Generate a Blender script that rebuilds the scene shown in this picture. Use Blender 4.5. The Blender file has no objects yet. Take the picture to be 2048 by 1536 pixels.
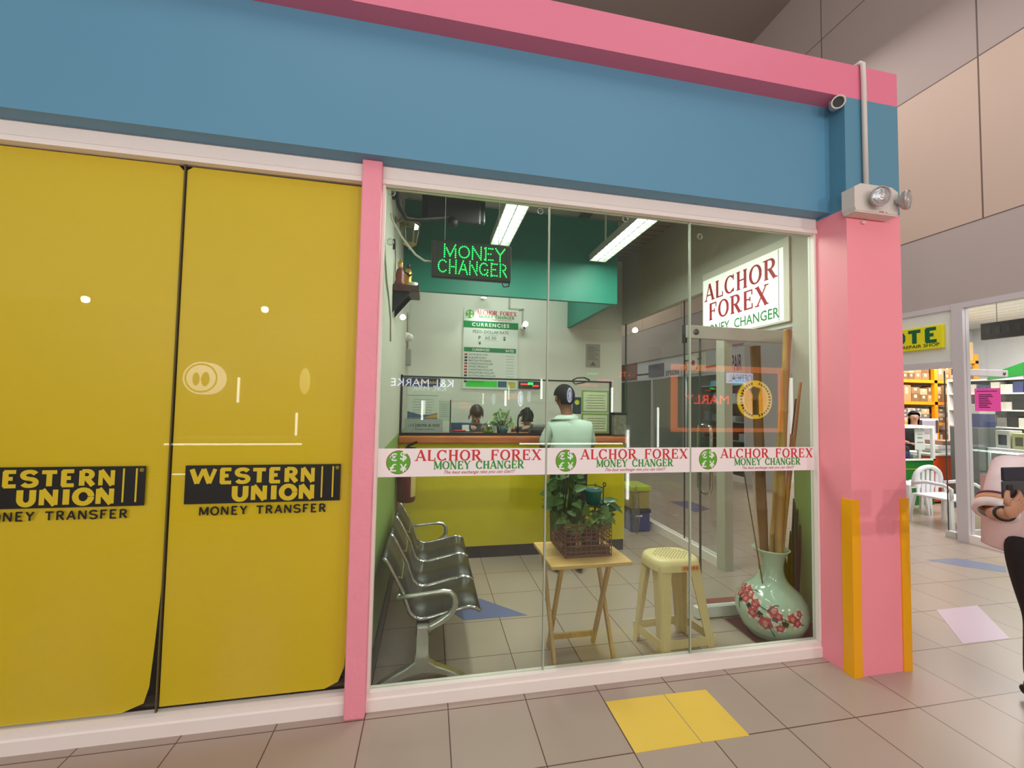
import bpy, bmesh, math, random
from mathutils import Vector, Matrix
random.seed(7)
S = bpy.context.scene
COL = S.collection
PI = math.pi

# ------------------------------------------------------------------ camera, world, lights, exposure
cam = bpy.data.cameras.new('camera')
cam.sensor_fit = 'HORIZONTAL'; cam.sensor_width = 36.0
cam.lens = 826.56 / 2048 * 36.0
cam.clip_start = 0.02; cam.clip_end = 200
camo = bpy.data.objects.new('camera', cam); COL.objects.link(camo)
yaw, pit, rol = 0.195357, 0.044015, 0.018215
fw = Vector((math.sin(yaw) * math.cos(pit), math.cos(yaw) * math.cos(pit), math.sin(pit)))
rt = Vector((math.cos(yaw), -math.sin(yaw), 0)); up = rt.cross(fw)
r2 = math.cos(rol) * rt + math.sin(rol) * up
u2 = -math.sin(rol) * rt + math.cos(rol) * up
camo.matrix_world = Matrix(((r2.x, u2.x, -fw.x, 0), (r2.y, u2.y, -fw.y, -2.14), (r2.z, u2.z, -fw.z, 1.5), (0, 0, 0, 1)))
S.camera = camo

w = bpy.data.worlds.new('world'); S.world = w; w.use_nodes = True
w.node_tree.nodes['Background'].inputs[0].default_value = (1.0, 0.965, 0.94, 1)
w.node_tree.nodes['Background'].inputs[1].default_value = 0.30

def area(name, loc, target, sx, sy, power, col=(1, 1, 1)):
    l = bpy.data.lights.new(name, 'AREA'); l.shape = 'RECTANGLE'; l.size = sx; l.size_y = sy
    l.energy = power; l.color = col
    o = bpy.data.objects.new(name, l); COL.objects.link(o); o.location = loc
    o.rotation_euler = (Vector(target) - Vector(loc)).to_track_quat('-Z', 'Y').to_euler()
    return o
area('corridor_fill_light', (0.8, -3.6, 6.6), (0.8, -1.0, 0.5), 7.0, 3.0, 70, (1.0, 0.97, 0.94))  # added overhead fill, no known skylight; high enough that its reflection misses the panes
area('upper_wall_fill_light', (0.3, 1.6, 7.8), (6.0, 1.2, 4.6), 4.0, 3.0, 95, (1.0, 0.93, 0.90))  # unseen fill added above the shops to brighten the upper mall wall
area('aisle_light', (4.3, 1.5, 6.4), (4.6, 2.2, 0), 1.6, 6.0, 80, (1.0, 0.95, 0.92))
for lx in (-5.2, -2.7, -0.5, 1.7, 3.9, 6.2):
    pl = bpy.data.lights.new('mall_downlight', 'POINT'); pl.energy = 130; pl.shadow_soft_size = 0.045; pl.color = (1.0, 0.97, 0.94)
    po_ = bpy.data.objects.new('mall_downlight', pl); COL.objects.link(po_); po_.location = (lx, -5.2, 2.95)
area('aisle_light', (4.3, 9.0, 5.0), (4.5, 9.0, 0), 1.6, 6.0, 110, (1.0, 0.97, 0.95))

S.view_settings.view_transform = 'Standard'
S.view_settings.look = 'None'
S.view_settings.gamma = 1.0
S.view_settings.use_curve_mapping = False
S.view_settings.exposure = -0.05

# ------------------------------------------------------------------ materials
def lin(c):
    return tuple(((v / 255) / 12.92 if v / 255 <= 0.04045 else ((v / 255 + 0.055) / 1.055) ** 2.4) for v in c[:3])

MATS = {}
def mat(name, c=(200, 200, 200), rough=0.5, metal=0.0, emit=0.0, coat=0.0, spec=0.5, noise=0.0, nscale=6.0, bump=0.0, bscale=60.0, alpha=None, trans=0.0):
    if name in MATS: return MATS[name]
    m = bpy.data.materials.new(name); m.use_nodes = True
    nt = m.node_tree; b = nt.nodes['Principled BSDF']
    L = lin(c)
    b.inputs['Base Color'].default_value = (*L, 1)
    b.inputs['Roughness'].default_value = rough
    b.inputs['Metallic'].default_value = metal
    b.inputs['Specular IOR Level'].default_value = spec
    b.inputs['Coat Weight'].default_value = coat
    b.inputs['Transmission Weight'].default_value = trans
    if emit:
        b.inputs['Emission Color'].default_value = (*L, 1); b.inputs['Emission Strength'].default_value = emit
    if noise or bump:
        tc = nt.nodes.new('ShaderNodeTexCoord')
    if noise:
        n = nt.nodes.new('ShaderNodeTexNoise'); n.inputs['Scale'].default_value = nscale; n.inputs['Detail'].default_value = 5
        nt.links.new(tc.outputs['Object'], n.inputs['Vector'])
        mx = nt.nodes.new('ShaderNodeMix'); mx.data_type = 'RGBA'
        mx.inputs[6].default_value = (*[v * (1 - noise) for v in L], 1); mx.inputs[7].default_value = (*[min(1, v * (1 + noise)) for v in L], 1)
        nt.links.new(n.outputs['Fac'], mx.inputs[0]); nt.links.new(mx.outputs[2], b.inputs['Base Color'])
    if bump:
        n2 = nt.nodes.new('ShaderNodeTexNoise'); n2.inputs['Scale'].default_value = bscale
        nt.links.new(tc.outputs['Object'], n2.inputs['Vector'])
        bp = nt.nodes.new('ShaderNodeBump'); bp.inputs['Strength'].default_value = bump; bp.inputs['Distance'].default_value = 0.01
        nt.links.new(n2.outputs['Fac'], bp.inputs['Height']); nt.links.new(bp.outputs['Normal'], b.inputs['Normal'])
    MATS[name] = m
    return m

def glass_mat(name, tint=(0.90, 0.93, 0.90), f0=0.045):
    m = bpy.data.materials.new(name); m.use_nodes = True
    nt = m.node_tree; nt.nodes.clear()
    out = nt.nodes.new('ShaderNodeOutputMaterial'); mix = nt.nodes.new('ShaderNodeMixShader')
    tr = nt.nodes.new('ShaderNodeBsdfTransparent'); tr.inputs[0].default_value = (*tint, 1)
    gl = nt.nodes.new('ShaderNodeBsdfGlossy'); gl.inputs['Roughness'].default_value = 0.0; gl.inputs[0].default_value = (1, 1, 1, 1)
    lw = nt.nodes.new('ShaderNodeLayerWeight'); lw.inputs['Blend'].default_value = 0.5
    p = nt.nodes.new('ShaderNodeMath'); p.operation = 'POWER'; p.inputs[1].default_value = 5
    mu = nt.nodes.new('ShaderNodeMath'); mu.operation = 'MULTIPLY_ADD'; mu.inputs[1].default_value = 1 - f0; mu.inputs[2].default_value = f0
    nt.links.new(lw.outputs['Facing'], p.inputs[0]); nt.links.new(p.outputs[0], mu.inputs[0]); nt.links.new(mu.outputs[0], mix.inputs[0])
    nt.links.new(tr.outputs[0], mix.inputs[1]); nt.links.new(gl.outputs[0], mix.inputs[2]); nt.links.new(mix.outputs[0], out.inputs[0])
    MATS[name] = m
    return m

def grid_mat(name, c, line, sx, sy, ox, oy, wid, axes='XY', rough=0.3, noise=0.06, spec=0.5):
    """surface with straight joints at world positions ox + k*sx, oy + k*sy"""
    m = bpy.data.materials.new(name); m.use_nodes = True
    nt = m.node_tree; b = nt.nodes['Principled BSDF']
    g = nt.nodes.new('ShaderNodeNewGeometry'); sp = nt.nodes.new('ShaderNodeSeparateXYZ')
    nt.links.new(g.outputs['Position'], sp.inputs[0])
    def mth(op, a, bb=None, cc=None):
        n = nt.nodes.new('ShaderNodeMath'); n.operation = op
        for i, v in enumerate((a, bb, cc)):
            if v is None: continue
            if isinstance(v, (int, float)): n.inputs[i].default_value = v
            else: nt.links.new(v, n.inputs[i])
        return n.outputs[0]
    cells = []; ds = []
    for ax, s, o in ((axes[0], sx, ox), (axes[1], sy, oy)):
        u = mth('DIVIDE', mth('SUBTRACT', sp.outputs[ax], o), s)
        f = mth('FLOOR', u); fr = mth('SUBTRACT', u, f)
        d = mth('MULTIPLY', mth('MINIMUM', fr, mth('SUBTRACT', 1.0, fr)), s)
        cells.append(f); ds.append(d)
    dm = mth('MINIMUM', ds[0], ds[1])
    lf = mth('LESS_THAN', dm, wid / 2)
    cb = nt.nodes.new('ShaderNodeCombineXYZ'); nt.links.new(cells[0], cb.inputs[0]); nt.links.new(cells[1], cb.inputs[1])
    wn = nt.nodes.new('ShaderNodeTexWhiteNoise'); wn.noise_dimensions = '3D'; nt.links.new(cb.outputs[0], wn.inputs['Vector'])
    tn = nt.nodes.new('ShaderNodeTexNoise'); tn.inputs['Scale'].default_value = 3.0; tn.inputs['Detail'].default_value = 6
    nt.links.new(g.outputs['Position'], tn.inputs['Vector'])
    fac = mth('MULTIPLY_ADD', wn.outputs['Value'], 0.5, mth('MULTIPLY', tn.outputs['Fac'], 0.5))
    L = lin(c); K = lin(line)
    m1 = nt.nodes.new('ShaderNodeMix'); m1.data_type = 'RGBA'
    m1.inputs[6].default_value = (*[v * (1 - noise) for v in L], 1); m1.inputs[7].default_value = (*[v * (1 + noise) for v in L], 1)
    nt.links.new(fac, m1.inputs[0])
    m2 = nt.nodes.new('ShaderNodeMix'); m2.data_type = 'RGBA'; m2.inputs[7].default_value = (*K, 1)
    nt.links.new(lf, m2.inputs[0]); nt.links.new(m1.outputs[2], m2.inputs[6]); nt.links.new(m2.outputs[2], b.inputs['Base Color'])
    b.inputs['Roughness'].default_value = rough; b.inputs['Specular IOR Level'].default_value = spec
    MATS[name] = m
    return m

def wood_mat(name, c1, c2, axis=0, rough=0.45):
    m = bpy.data.materials.new(name); m.use_nodes = True
    nt = m.node_tree; b = nt.nodes['Principled BSDF']
    tc = nt.nodes.new('ShaderNodeTexCoord'); mp = nt.nodes.new('ShaderNodeMapping')
    sc = [28, 28, 28]; sc[axis] = 2.2; mp.inputs['Scale'].default_value = sc
    n = nt.nodes.new('ShaderNodeTexNoise'); n.inputs['Scale'].default_value = 1.0; n.inputs['Detail'].default_value = 6
    mx = nt.nodes.new('ShaderNodeMix'); mx.data_type = 'RGBA'
    mx.inputs[6].default_value = (*lin(c1), 1); mx.inputs[7].default_value = (*lin(c2), 1)
    rp = nt.nodes.new('ShaderNodeMapRange'); rp.inputs[1].default_value = 0.3; rp.inputs[2].default_value = 0.7
    nt.links.new(tc.outputs['Object'], mp.inputs[0]); nt.links.new(mp.outputs[0], n.inputs['Vector'])
    nt.links.new(n.outputs['Fac'], rp.inputs[0]); nt.links.new(rp.outputs[0], mx.inputs[0]); nt.links.new(mx.outputs[2], b.inputs['Base Color'])
    b.inputs['Roughness'].default_value = rough
    MATS[name] = m
    return m

# ------------------------------------------------------------------ mesh builder
OFF = {}
class MB:
    def __init__(s, fix=False): s.v = []; s.f = []; s.sm = []; s.fix = fix
    def add(s, vs, fs, smooth=False):
        n = len(s.v); s.v += [Vector(v) for v in vs]
        for f in fs: s.f.append([n + i for i in f]); s.sm.append(smooth)
        return s
    def box(s, x0, x1, y0, y1, z0, z1):
        return s.add([(x0, y0, z0), (x1, y0, z0), (x1, y1, z0), (x0, y1, z0), (x0, y0, z1), (x1, y0, z1), (x1, y1, z1), (x0, y1, z1)],
                     [(0, 3, 2, 1), (4, 5, 6, 7), (0, 1, 5, 4), (1, 2, 6, 5), (2, 3, 7, 6), (3, 0, 4, 7)])
    def rbox(s, x0, x1, y0, y1, z0, z1, r=0.01, seg=2):
        b = bmesh.new(); bmesh.ops.create_cube(b, size=1.0)
        for v in b.verts: v.co = Vector(((x0 + x1) / 2 + v.co.x * (x1 - x0), (y0 + y1) / 2 + v.co.y * (y1 - y0), (z0 + z1) / 2 + v.co.z * (z1 - z0)))
        bmesh.ops.bevel(b, geom=b.edges[:], offset=r, segments=seg, affect='EDGES', profile=0.5)
        return s.bm(b)
    def bm(s, b, smooth=False, M=None):
        b.verts.index_update()
        s.add([(M @ v.co if M else v.co) for v in b.verts], [[v.index for v in f.verts] for f in b.faces], smooth); b.free(); return s
    def obox(s, c, ux, uy, uz):
        c, ux, uy, uz = Vector(c), Vector(ux) / 2, Vector(uy) / 2, Vector(uz) / 2
        vs = [c + a * ux + b * uy + d * uz for d in (-1, 1) for a, b in ((-1, -1), (1, -1), (1, 1), (-1, 1))]
        return s.add(vs, [(0, 3, 2, 1), (4, 5, 6, 7), (0, 1, 5, 4), (1, 2, 6, 5), (2, 3, 7, 6), (3, 0, 4, 7)])
    def bar(s, p, q, a, b, side=(0, 0, 1)):
        """rectangular bar from p to q, a wide along side-ish, b thick"""
        p, q = Vector(p), Vector(q); d = q - p; L = d.length; d.normalize()
        u = Vector(side); u = (u - d * u.dot(d)); u = u.normalized() if u.length > 1e-6 else d.orthogonal().normalized()
        v = d.cross(u)
        return s.obox((p + q) / 2, d * L, u * a, v * b)
    def tube(s, pts, r, seg=8, cap=True, close=False):
        pts = [Vector(p) for p in pts]; n = len(pts)
        rs = r if isinstance(r, (list, tuple)) else [r] * n
        vs, fs = [], []
        prev = None
        for i, p in enumerate(pts):
            if close: d = pts[(i + 1) % n] - pts[i - 1]
            else: d = (pts[min(i + 1, n - 1)] - pts[max(i - 1, 0)])
            d = d.normalized() if d.length > 1e-9 else Vector((0, 0, 1))
            if prev is None: u = d.orthogonal().normalized()
            else:
                u = prev - d * prev.dot(d); u = u.normalized() if u.length > 1e-6 else d.orthogonal().normalized()
            prev = u; w_ = d.cross(u)
            for k in range(seg):
                a = 2 * PI * k / seg
                vs.append(p + rs[i] * (math.cos(a) * u + math.sin(a) * w_))
        m = n if close else n - 1
        for i in range(m):
            j = (i + 1) % n
            for k in range(seg):
                k2 = (k + 1) % seg
                fs.append((i * seg + k, i * seg + k2, j * seg + k2, j * seg + k))
        if cap and not close:
            fs.append(tuple(range(seg - 1, -1, -1))); fs.append(tuple((n - 1) * seg + k for k in range(seg)))
        return s.add(vs, fs, True)
    def lathe(s, prof, c=(0, 0, 0), seg=32, axis=None, smooth=True):
        """prof: (radius, height) pairs; axis: direction, default up"""
        c = Vector(c); d = Vector(axis or (0, 0, 1)).normalized()
        u = Vector((1, 0, 0)) if abs(d.z) > 0.99 else d.orthogonal().normalized(); w_ = d.cross(u)
        vs, fs = [], []
        for r, h in prof:
            for k in range(seg):
                a = 2 * PI * k / seg
                vs.append(c + d * h + max(r, 1e-5) * (math.cos(a) * u + math.sin(a) * w_))
        for i in range(len(prof) - 1):
            for k in range(seg):
                k2 = (k + 1) % seg
                fs.append((i * seg + k, i * seg + k2, (i + 1) * seg + k2, (i + 1) * seg + k))
        return s.add(vs, fs, smooth)
    def cyl(s, p, q, r, seg=16, smooth=True):
        p, q = Vector(p), Vector(q); L = (q - p).length
        return s.lathe([(0, 0), (r, 0), (r, L), (0, L)], p, seg, q - p, smooth)
    def ell(s, c, rx, ry, rz, seg=16, rings=10, rot=None):
        b = bmesh.new(); bmesh.ops.create_uvsphere(b, u_segments=seg, v_segments=rings, radius=1)
        M = Matrix.Translation(Vector(c)) @ (rot.to_4x4() if rot else Matrix()) @ Matrix.Diagonal((rx, ry, rz, 1))
        return s.bm(b, True, M)
    def prism(s, poly, O, U, V, N, t):
        """2-D polygon in the plane O,U,V, thick t along N"""
        O, U, V, N = Vector(O), Vector(U), Vector(V), Vector(N)
        n = len(poly)
        a = [O + U * x + V * y for x, y in poly]; b = [p + N * t for p in a]
        return s.add(a + b, [tuple(range(n - 1, -1, -1)), tuple(range(n, 2 * n))] + [(i, (i + 1) % n, n + (i + 1) % n, n + i) for i in range(n)])
    def build(s, name, material, parent=None, kind=None, label=None):
        o0 = OFF.get(parent.name, Vector()) if parent else Vector()
        me = bpy.data.meshes.new(name)
        me.from_pydata([v - o0 for v in s.v], [], s.f)
        me.polygons.foreach_set('use_smooth', s.sm)
        if s.fix:
            b = bmesh.new(); b.from_mesh(me); bmesh.ops.recalc_face_normals(b, faces=b.faces[:]); b.to_mesh(me); b.free()
        me.update()
        ob = bpy.data.objects.new(name, me); COL.objects.link(ob)
        if material: me.materials.append(material)
        if parent: ob.parent = parent; OFF[ob.name] = o0
        if kind: ob['kind'] = kind
        if label: ob['label'] = label
        return ob

def tag(o, label, cat, group=None, kind=None):
    o['label'] = label; o['category'] = cat
    if group: o['group'] = group
    if kind: o['kind'] = kind
    return o
def thing(name, label, cat, loc=(0, 0, 0), rz=0, group=None, local=False):
    o = bpy.data.objects.new(name, None); COL.objects.link(o); o.empty_display_size = 0.05
    o.location = loc; o.rotation_euler = (0, 0, rz)
    OFF[o.name] = Vector() if local else Vector(loc)
    return tag(o, label, cat, group)
def copy_tree(o, loc=None, rz=None, label=None, parent=None):
    c = o.copy(); COL.objects.link(c)
    if parent: c.parent = parent
    if loc is not None: c.location = loc
    if rz is not None: c.rotation_euler = (0, 0, rz)
    if label: c['label'] = label
    for ch in list(o.children): copy_tree(ch, parent=c)
    return c
def struct(name, mb, m): return mb.build(name, m, None, 'structure')

# ------------------------------------------------------------------ lettering
TXT = {}
def text_data(s, bold=0.0, shear=0.0, space=1.0):
    k = (s, bold, shear, space)
    if k in TXT: return TXT[k]
    cu = bpy.data.curves.new('t', 'FONT'); cu.body = s; cu.size = 1; cu.offset = bold; cu.shear = shear; cu.resolution_u = 2; cu.space_character = space
    cu.fill_mode = 'FRONT'
    ob = bpy.data.objects.new('t', cu); COL.objects.link(ob)
    dg = bpy.context.evaluated_depsgraph_get(); dg.update()
    me = bpy.data.meshes.new_from_object(ob.evaluated_get(dg))
    vs = [(v.co.x, v.co.y) for v in me.vertices]; fs = [list(p.vertices) for p in me.polygons]
    bpy.data.objects.remove(ob); bpy.data.meshes.remove(me); bpy.data.curves.remove(cu)
    x0 = min(v[0] for v in vs); x1 = max(v[0] for v in vs); y0 = min(v[1] for v in vs); y1 = max(v[1] for v in vs)
    TXT[k] = ([((x - x0) / (x1 - x0), (y - y0) / (y1 - y0)) for x, y in vs], fs)
    return TXT[k]
def text(mb, s, O, U, V, wd, ht, bold=0.0, shear=0.0, space=1.0):
    vs, fs = text_data(s, bold, shear, space)
    O, U, V = Vector(O), Vector(U), Vector(V)
    return mb.add([O + U * (x * wd) + V * (y * ht) for x, y in vs], fs)

SER = {  # serif capitals as strokes: l line (thick/thin), a arc, s serif foot, v vertical tick
 'A': (0.86, [('l', .08, 0, .43, 1, 0), ('l', .43, 1, .78, 0, 1), ('l', .2, .33, .66, .33, 0), ('s', .08, 0), ('s', .78, 0)]),
 'L': (0.72, [('l', .18, 0, .18, 1, 1), ('l', .1, .04, .66, .04, 0), ('v', .66, 0, .28), ('s', .18, 1)]),
 'C': (0.84, [('a', .44, .5, .36, .46, 45, 315), ('v', .74, .68, 1.0), ('v', .74, .05, .25)]),
 'H': (0.88, [('l', .18, 0, .18, 1, 1), ('l', .7, 0, .7, 1, 1), ('l', .18, .5, .7, .5, 0), ('s', .18, 0), ('s', .18, 1), ('s', .7, 0), ('s', .7, 1)]),
 'O': (0.9, [('a', .45, .5, .36, .46, 0, 360)]),
 'R': (0.86, [('l', .18, 0, .18, 1, 1), ('a', .42, .73, .24, .235, -90, 90), ('l', .18, .965, .42, .965, 0), ('l', .18, .495, .42, .495, 0), ('l', .4, .5, .74, 0, 1), ('s', .18, 0), ('s', .12, 1), ('s', .78, 0)]),
 'F': (0.74, [('l', .18, 0, .18, 1, 1), ('l', .1, .96, .66, .96, 0), ('l', .18, .52, .52, .52, 0), ('v', .66, .72, 1), ('v', .52, .4, .64), ('s', .18, 0)]),
 'E': (0.78, [('l', .18, 0, .18, 1, 1), ('l', .1, .96, .66, .96, 0), ('l', .18, .52, .52, .52, 0), ('l', .1, .04, .68, .04, 0), ('v', .66, .72, 1), ('v', .52, .4, .64), ('v', .68, 0, .28)]),
 'X': (0.86, [('l', .12, 1, .74, 0, 1), ('l', .74, 1, .12, 0, 0), ('s', .12, 0), ('s', .12, 1), ('s', .74, 0), ('s', .74, 1)]),
 'M': (1.04, [('l', .14, 0, .14, 1, 0), ('l', .16, 1, .52, .1, 1), ('l', .52, .1, .88, 1, 0), ('l', .9, 0, .9, 1, 1), ('s', .14, 0), ('s', .12, 1), ('s', .9, 0), ('s', .92, 1)]),
 'N': (0.9, [('l', .14, 0, .14, 1, 0), ('l', .14, 1, .74, 0, 1), ('l', .74, 0, .74, 1, 0), ('s', .14, 0), ('s', .1, 1), ('s', .74, 1)]),
 'Y': (0.84, [('l', .1, 1, .42, .48, 1), ('l', .74, 1, .42, .48, 0), ('l', .42, 0, .42, .48, 1), ('s', .42, 0), ('s', .1, 1), ('s', .74, 1)]),
 'G': (0.9, [('a', .44, .5, .36, .46, 45, 330), ('v', .74, .68, 1.0), ('l', .76, 0, .76, .44, 1), ('l', .52, .44, .84, .44, 0)]),
 'K': (0.86, [('l', .18, 0, .18, 1, 1), ('l', .72, 1, .2, .42, 0), ('l', .36, .58, .74, 0, 1), ('s', .18, 0), ('s', .18, 1), ('s', .74, 0), ('s', .7, 1)]),
 'S': (0.84, [('a', .42, .735, .31, .225, 20, 270), ('a', .42, .265, .31, .225, -160, 90)]),
 'T': (0.84, [('l', .42, 0, .42, .97, 1), ('l', .06, .92, .78, .92, 0)]),
 'U': (0.88, [('l', .16, 1, .16, .38, 1), ('l', .72, 1, .72, .38, 1), ('a', .44, .4, .28, .36, 180, 360)]),
 'W': (1.5, [('l', .12, 1, .42, 0, 1), ('l', .42, 0, .75, 1, 0), ('l', .75, 1, 1.08, 0, 1), ('l', 1.08, 0, 1.38, 1, 0)]),
 'I': (0.44, [('l', .22, 0, .22, 1, 1)]),
 ' ': (0.6, []),
}
def serif(mb, s, O, U, V, wd, ht, T=0.2, t=0.085, slen=0.3, sp=0.06, sans=False):
    tot = sum(SER[c][0] + sp for c in s) - sp
    sx = wd / tot
    O, U, V = Vector(O), Vector(U), Vector(V)
    N_ = U.cross(V).normalized(); lift = [0.0]
    P = lambda x, y: O + U * (x * sx) + V * (y * ht) + N_ * lift[0]
    asp = ht / sx
    x0 = 0
    def strip(pts, ws):
        vs = []
        for i, (x, y) in enumerate(pts):
            a = pts[max(i - 1, 0)]; b = pts[min(i + 1, len(pts) - 1)]
            dx, dy = (b[0] - a[0]), (b[1] - a[1]) * asp; L = math.hypot(dx, dy) or 1
            nx, ny = -dy / L, dx / L
            vs += [P(x0 + x + nx * ws[i] / 2, y + ny * ws[i] / 2 / asp), P(x0 + x - nx * ws[i] / 2, y - ny * ws[i] / 2 / asp)]
        mb.add(vs, [(2 * i, 2 * i + 1, 2 * i + 3, 2 * i + 2) for i in range(len(pts) - 1)])
    for c in s:
        wdt, st = SER[c]
        for q in st:
            if sans and q[0] in 'sv': continue
            lift[0] = (lift[0] + 4e-5) % 3.9e-4
            if q[0] == 'l': strip([(q[1], q[2]), (q[3], q[4])], [T if q[5] else t] * 2)
            elif q[0] == 'a':
                n = 18; pts, ws = [], []
                for i in range(n + 1):
                    a = math.radians(q[5] + (q[6] - q[5]) * i / n)
                    pts.append((q[1] + q[3] * math.cos(a), q[2] + q[4] * math.sin(a))); ws.append(t + (T - t) * abs(math.cos(a)) ** 1.3)
                strip(pts, ws)
            elif q[0] == 's':
                y = q[2]; h = t / asp * 0.8
                ya, yb = (y, y + h) if y < .5 else (y - h, y)
                mb.add([P(x0 + q[1] - slen / 2, ya), P(x0 + q[1] + slen / 2, ya), P(x0 + q[1] + slen / 2, yb), P(x0 + q[1] - slen / 2, yb)], [(0, 1, 2, 3)])
            elif q[0] == 'v': strip([(q[1], q[2]), (q[1], q[3])], [t] * 2)
        x0 += wdt + sp
    return mb
def serif_parts(s, O, U, V, wd, ht, name, material, parent, **kw):
    sp = kw.get('sp', 0.06)
    tot = sum(SER[c][0] + sp for c in s) - sp; u = wd / tot; x0 = 0; word = ''; st = 0
    for c in s + ' ':
        if c == ' ':
            if word: serif(MB(), word, Vector(O) + Vector(U) * (st * u), U, V, (sum(SER[k][0] + sp for k in word) - sp) * u, ht, **kw).build(name, material, parent)
            word = ''
        else:
            if not word: st = x0
            word += c
        x0 += SER[c][0] + sp
def led_points(s, x, z, wd, ht, step):
    tot = sum(SER[c][0] for c in s); sx = wd / tot; x0 = 0; out = []
    for c in s:
        for q in SER[c][1]:
            if q[0] == 'l': pts = [(q[1], q[2]), (q[3], q[4])]
            elif q[0] == 'a': pts = [(q[1] + q[3] * math.cos(math.radians(q[5] + (q[6] - q[5]) * i / 24)), q[2] + q[4] * math.sin(math.radians(q[5] + (q[6] - q[5]) * i / 24))) for i in range(25)]
            elif q[0] == 'v' and c != 'C': pts = [(q[1], q[2]), (q[1], q[3])] if c in 'XX' else None
            else: pts = None
            if not pts: continue
            pw = [(x + (x0 + a) * sx, z + b * ht) for a, b in pts]
            L = sum(math.dist(pw[i], pw[i + 1]) for i in range(len(pw) - 1)); n = max(1, round(L / step))
            for k in range(n + 1):
                dd = L * k / n; i = 0
                while i < len(pw) - 2 and dd > math.dist(pw[i], pw[i + 1]): dd -= math.dist(pw[i], pw[i + 1]); i += 1
                l = math.dist(pw[i], pw[i + 1]) or 1; f = min(1, dd / l)
                p = (pw[i][0] + (pw[i + 1][0] - pw[i][0]) * f, pw[i][1] + (pw[i + 1][1] - pw[i][1]) * f)
                if all(math.dist(p, o) > step * 0.6 for o in out): out.append(p)
        x0 += SER[c][0]
    return out

X, Y, Z = Vector((1, 0, 0)), Vector((0, 1, 0)), Vector((0, 0, 1))
GLASS = glass_mat('clear_glass', (0.86, 0.895, 0.85), 0.04)
GLASS2 = glass_mat('thin_glass', (0.96, 0.975, 0.965), 0.035)
GLASSF = glass_mat('film_glass', (0.98, 0.98, 0.97), 0.02)

# ------------------------------------------------------------------ the setting
M_FLOOR = grid_mat('floor_tiles', (174, 155, 143), (96, 70, 62), 0.3885, 0.389, 0.127, -0.044, 0.0055, 'XY', 0.28, 0.045, 0.4)
struct('floor', MB().box(-8, 13, -9.5, 14.2, -0.08, 0), M_FLOOR)
PINK = mat('pink_paint', (226, 122, 148), 0.45, noise=0.03, nscale=2.5, bump=0.05, bscale=120)
BLUE = mat('blue_paint', (92, 146, 176), 0.42, noise=0.03, nscale=1.5)
WHITE = mat('white_paint', (246, 234, 228), 0.5, noise=0.03, nscale=4)
AMBER = mat('amber_paint', (245, 172, 8), 0.4)
WALLG = mat('wall_grey_beige', (190, 188, 174), 0.7, noise=0.05, nscale=3)
WALLGR = mat('wall_green', (132, 162, 86), 0.55, noise=0.05, nscale=3)
BLACK = mat('black', (22, 22, 24), 0.5)
DARK = mat('dark_kick', (44, 42, 48), 0.5)
GREY = mat('mid_grey', (150, 148, 145), 0.6)
STEEL = mat('brushed_steel', (190, 188, 182), 0.3, 1.0)
CHROME = mat('chrome', (205, 205, 205), 0.12, 1.0)
ALU = mat('aluminium', (206, 204, 198), 0.4, 0.2)
WHITEP = mat('white_plastic', (232, 230, 226), 0.4)

# inlaid coloured tiles
def inlay(pts, m, z=0.0012):
    n = len(pts)
    mb = MB().prism(pts, (0, 0, 0.0002), X, Y, Z, z)
    return struct('floor_tile', mb, m)
YT = mat('yellow_tile', (234, 196, 84), 0.3, noise=0.03)
BT = mat('blue_tile', (98, 108, 158), 0.3)
inlay([(0.908, -0.437), (1.226, -0.437), (1.226, -0.13), (0.908, -0.127)], YT)
inlay([(1.231, -0.437), (1.471, -0.44), (1.471, -0.134), (1.231, -0.13)], YT)
inlay([(0.27, 0.765), (0.715, 0.762), (0.414, 1.06), (0.17, 0.92)], BT)
inlay([(4.91, 1.175), (5.286, 1.16), (5.5, 0.915), (5.30, 0.80), (5.07, 0.98)], mat('slate_blue_tile', (120, 128, 160), 0.3))
inlay([(3.40, -0.036), (3.80, -0.038), (4.18, 0.35), (3.77, 0.347)], mat('lilac_tile', (205, 178, 200), 0.3))
inlay([(3.70, 3.76), (4.03, 3.755), (4.05, 3.27), (3.707, 3.115)], mat('violet_tile', (104, 96, 140), 0.3))
DR = mat('dark_red_tile', (92, 40, 42), 0.4)
inlay([(2.08, 0.495), (2.073, 0.06), (2.65, 0.06), (2.65, 0.495)], DR)
inlay([(2.06, 0.78), (2.45, 0.78), (2.35, 0.62), (2.06, 0.62)], mat('brick_red_tile', (150, 84, 76), 0.4))

# shop front
struct('wall_front', MB().box(-6, 2.40, -0.09, 0.06, 2.687, 3.346), BLUE)
struct('pink_cornice', MB().box(-6, 2.755, -0.19, 0.06, 3.346, 3.552), PINK)
c = MB().box(2.362, 2.755, -0.19, 0.055, 0, 2.672)
struct('pink_column', c, mat('column_pink_paint', (250, 150, 164), 0.45, noise=0.03, nscale=2.5))
struct('blue_column', MB().box(2.362, 2.755, -0.19, 0.055, 2.672, 3.346), mat('blue_column_paint', (86, 140, 165), 0.45))
g = MB()
g.box(2.354, 2.412, -0.197, -0.19, 0, 0.98).box(2.354, 2.362, -0.19, -0.135, 0, 0.98)
struct('column_corner_trim', g, AMBER)
struct('column_corner_trim', MB().box(2.702, 2.762, -0.197, -0.19, 0, 0.98).box(2.755, 2.762, -0.19, -0.135, 0, 0.98), AMBER)
hd = MB().box(-6, 2.36, 0.0, 0.05, 2.622, 2.687).box(-6, 2.36, -0.006, 0.05, 2.593, 2.618)
struct('trim_1', hd, WHITE)
lg = MB()
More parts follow.
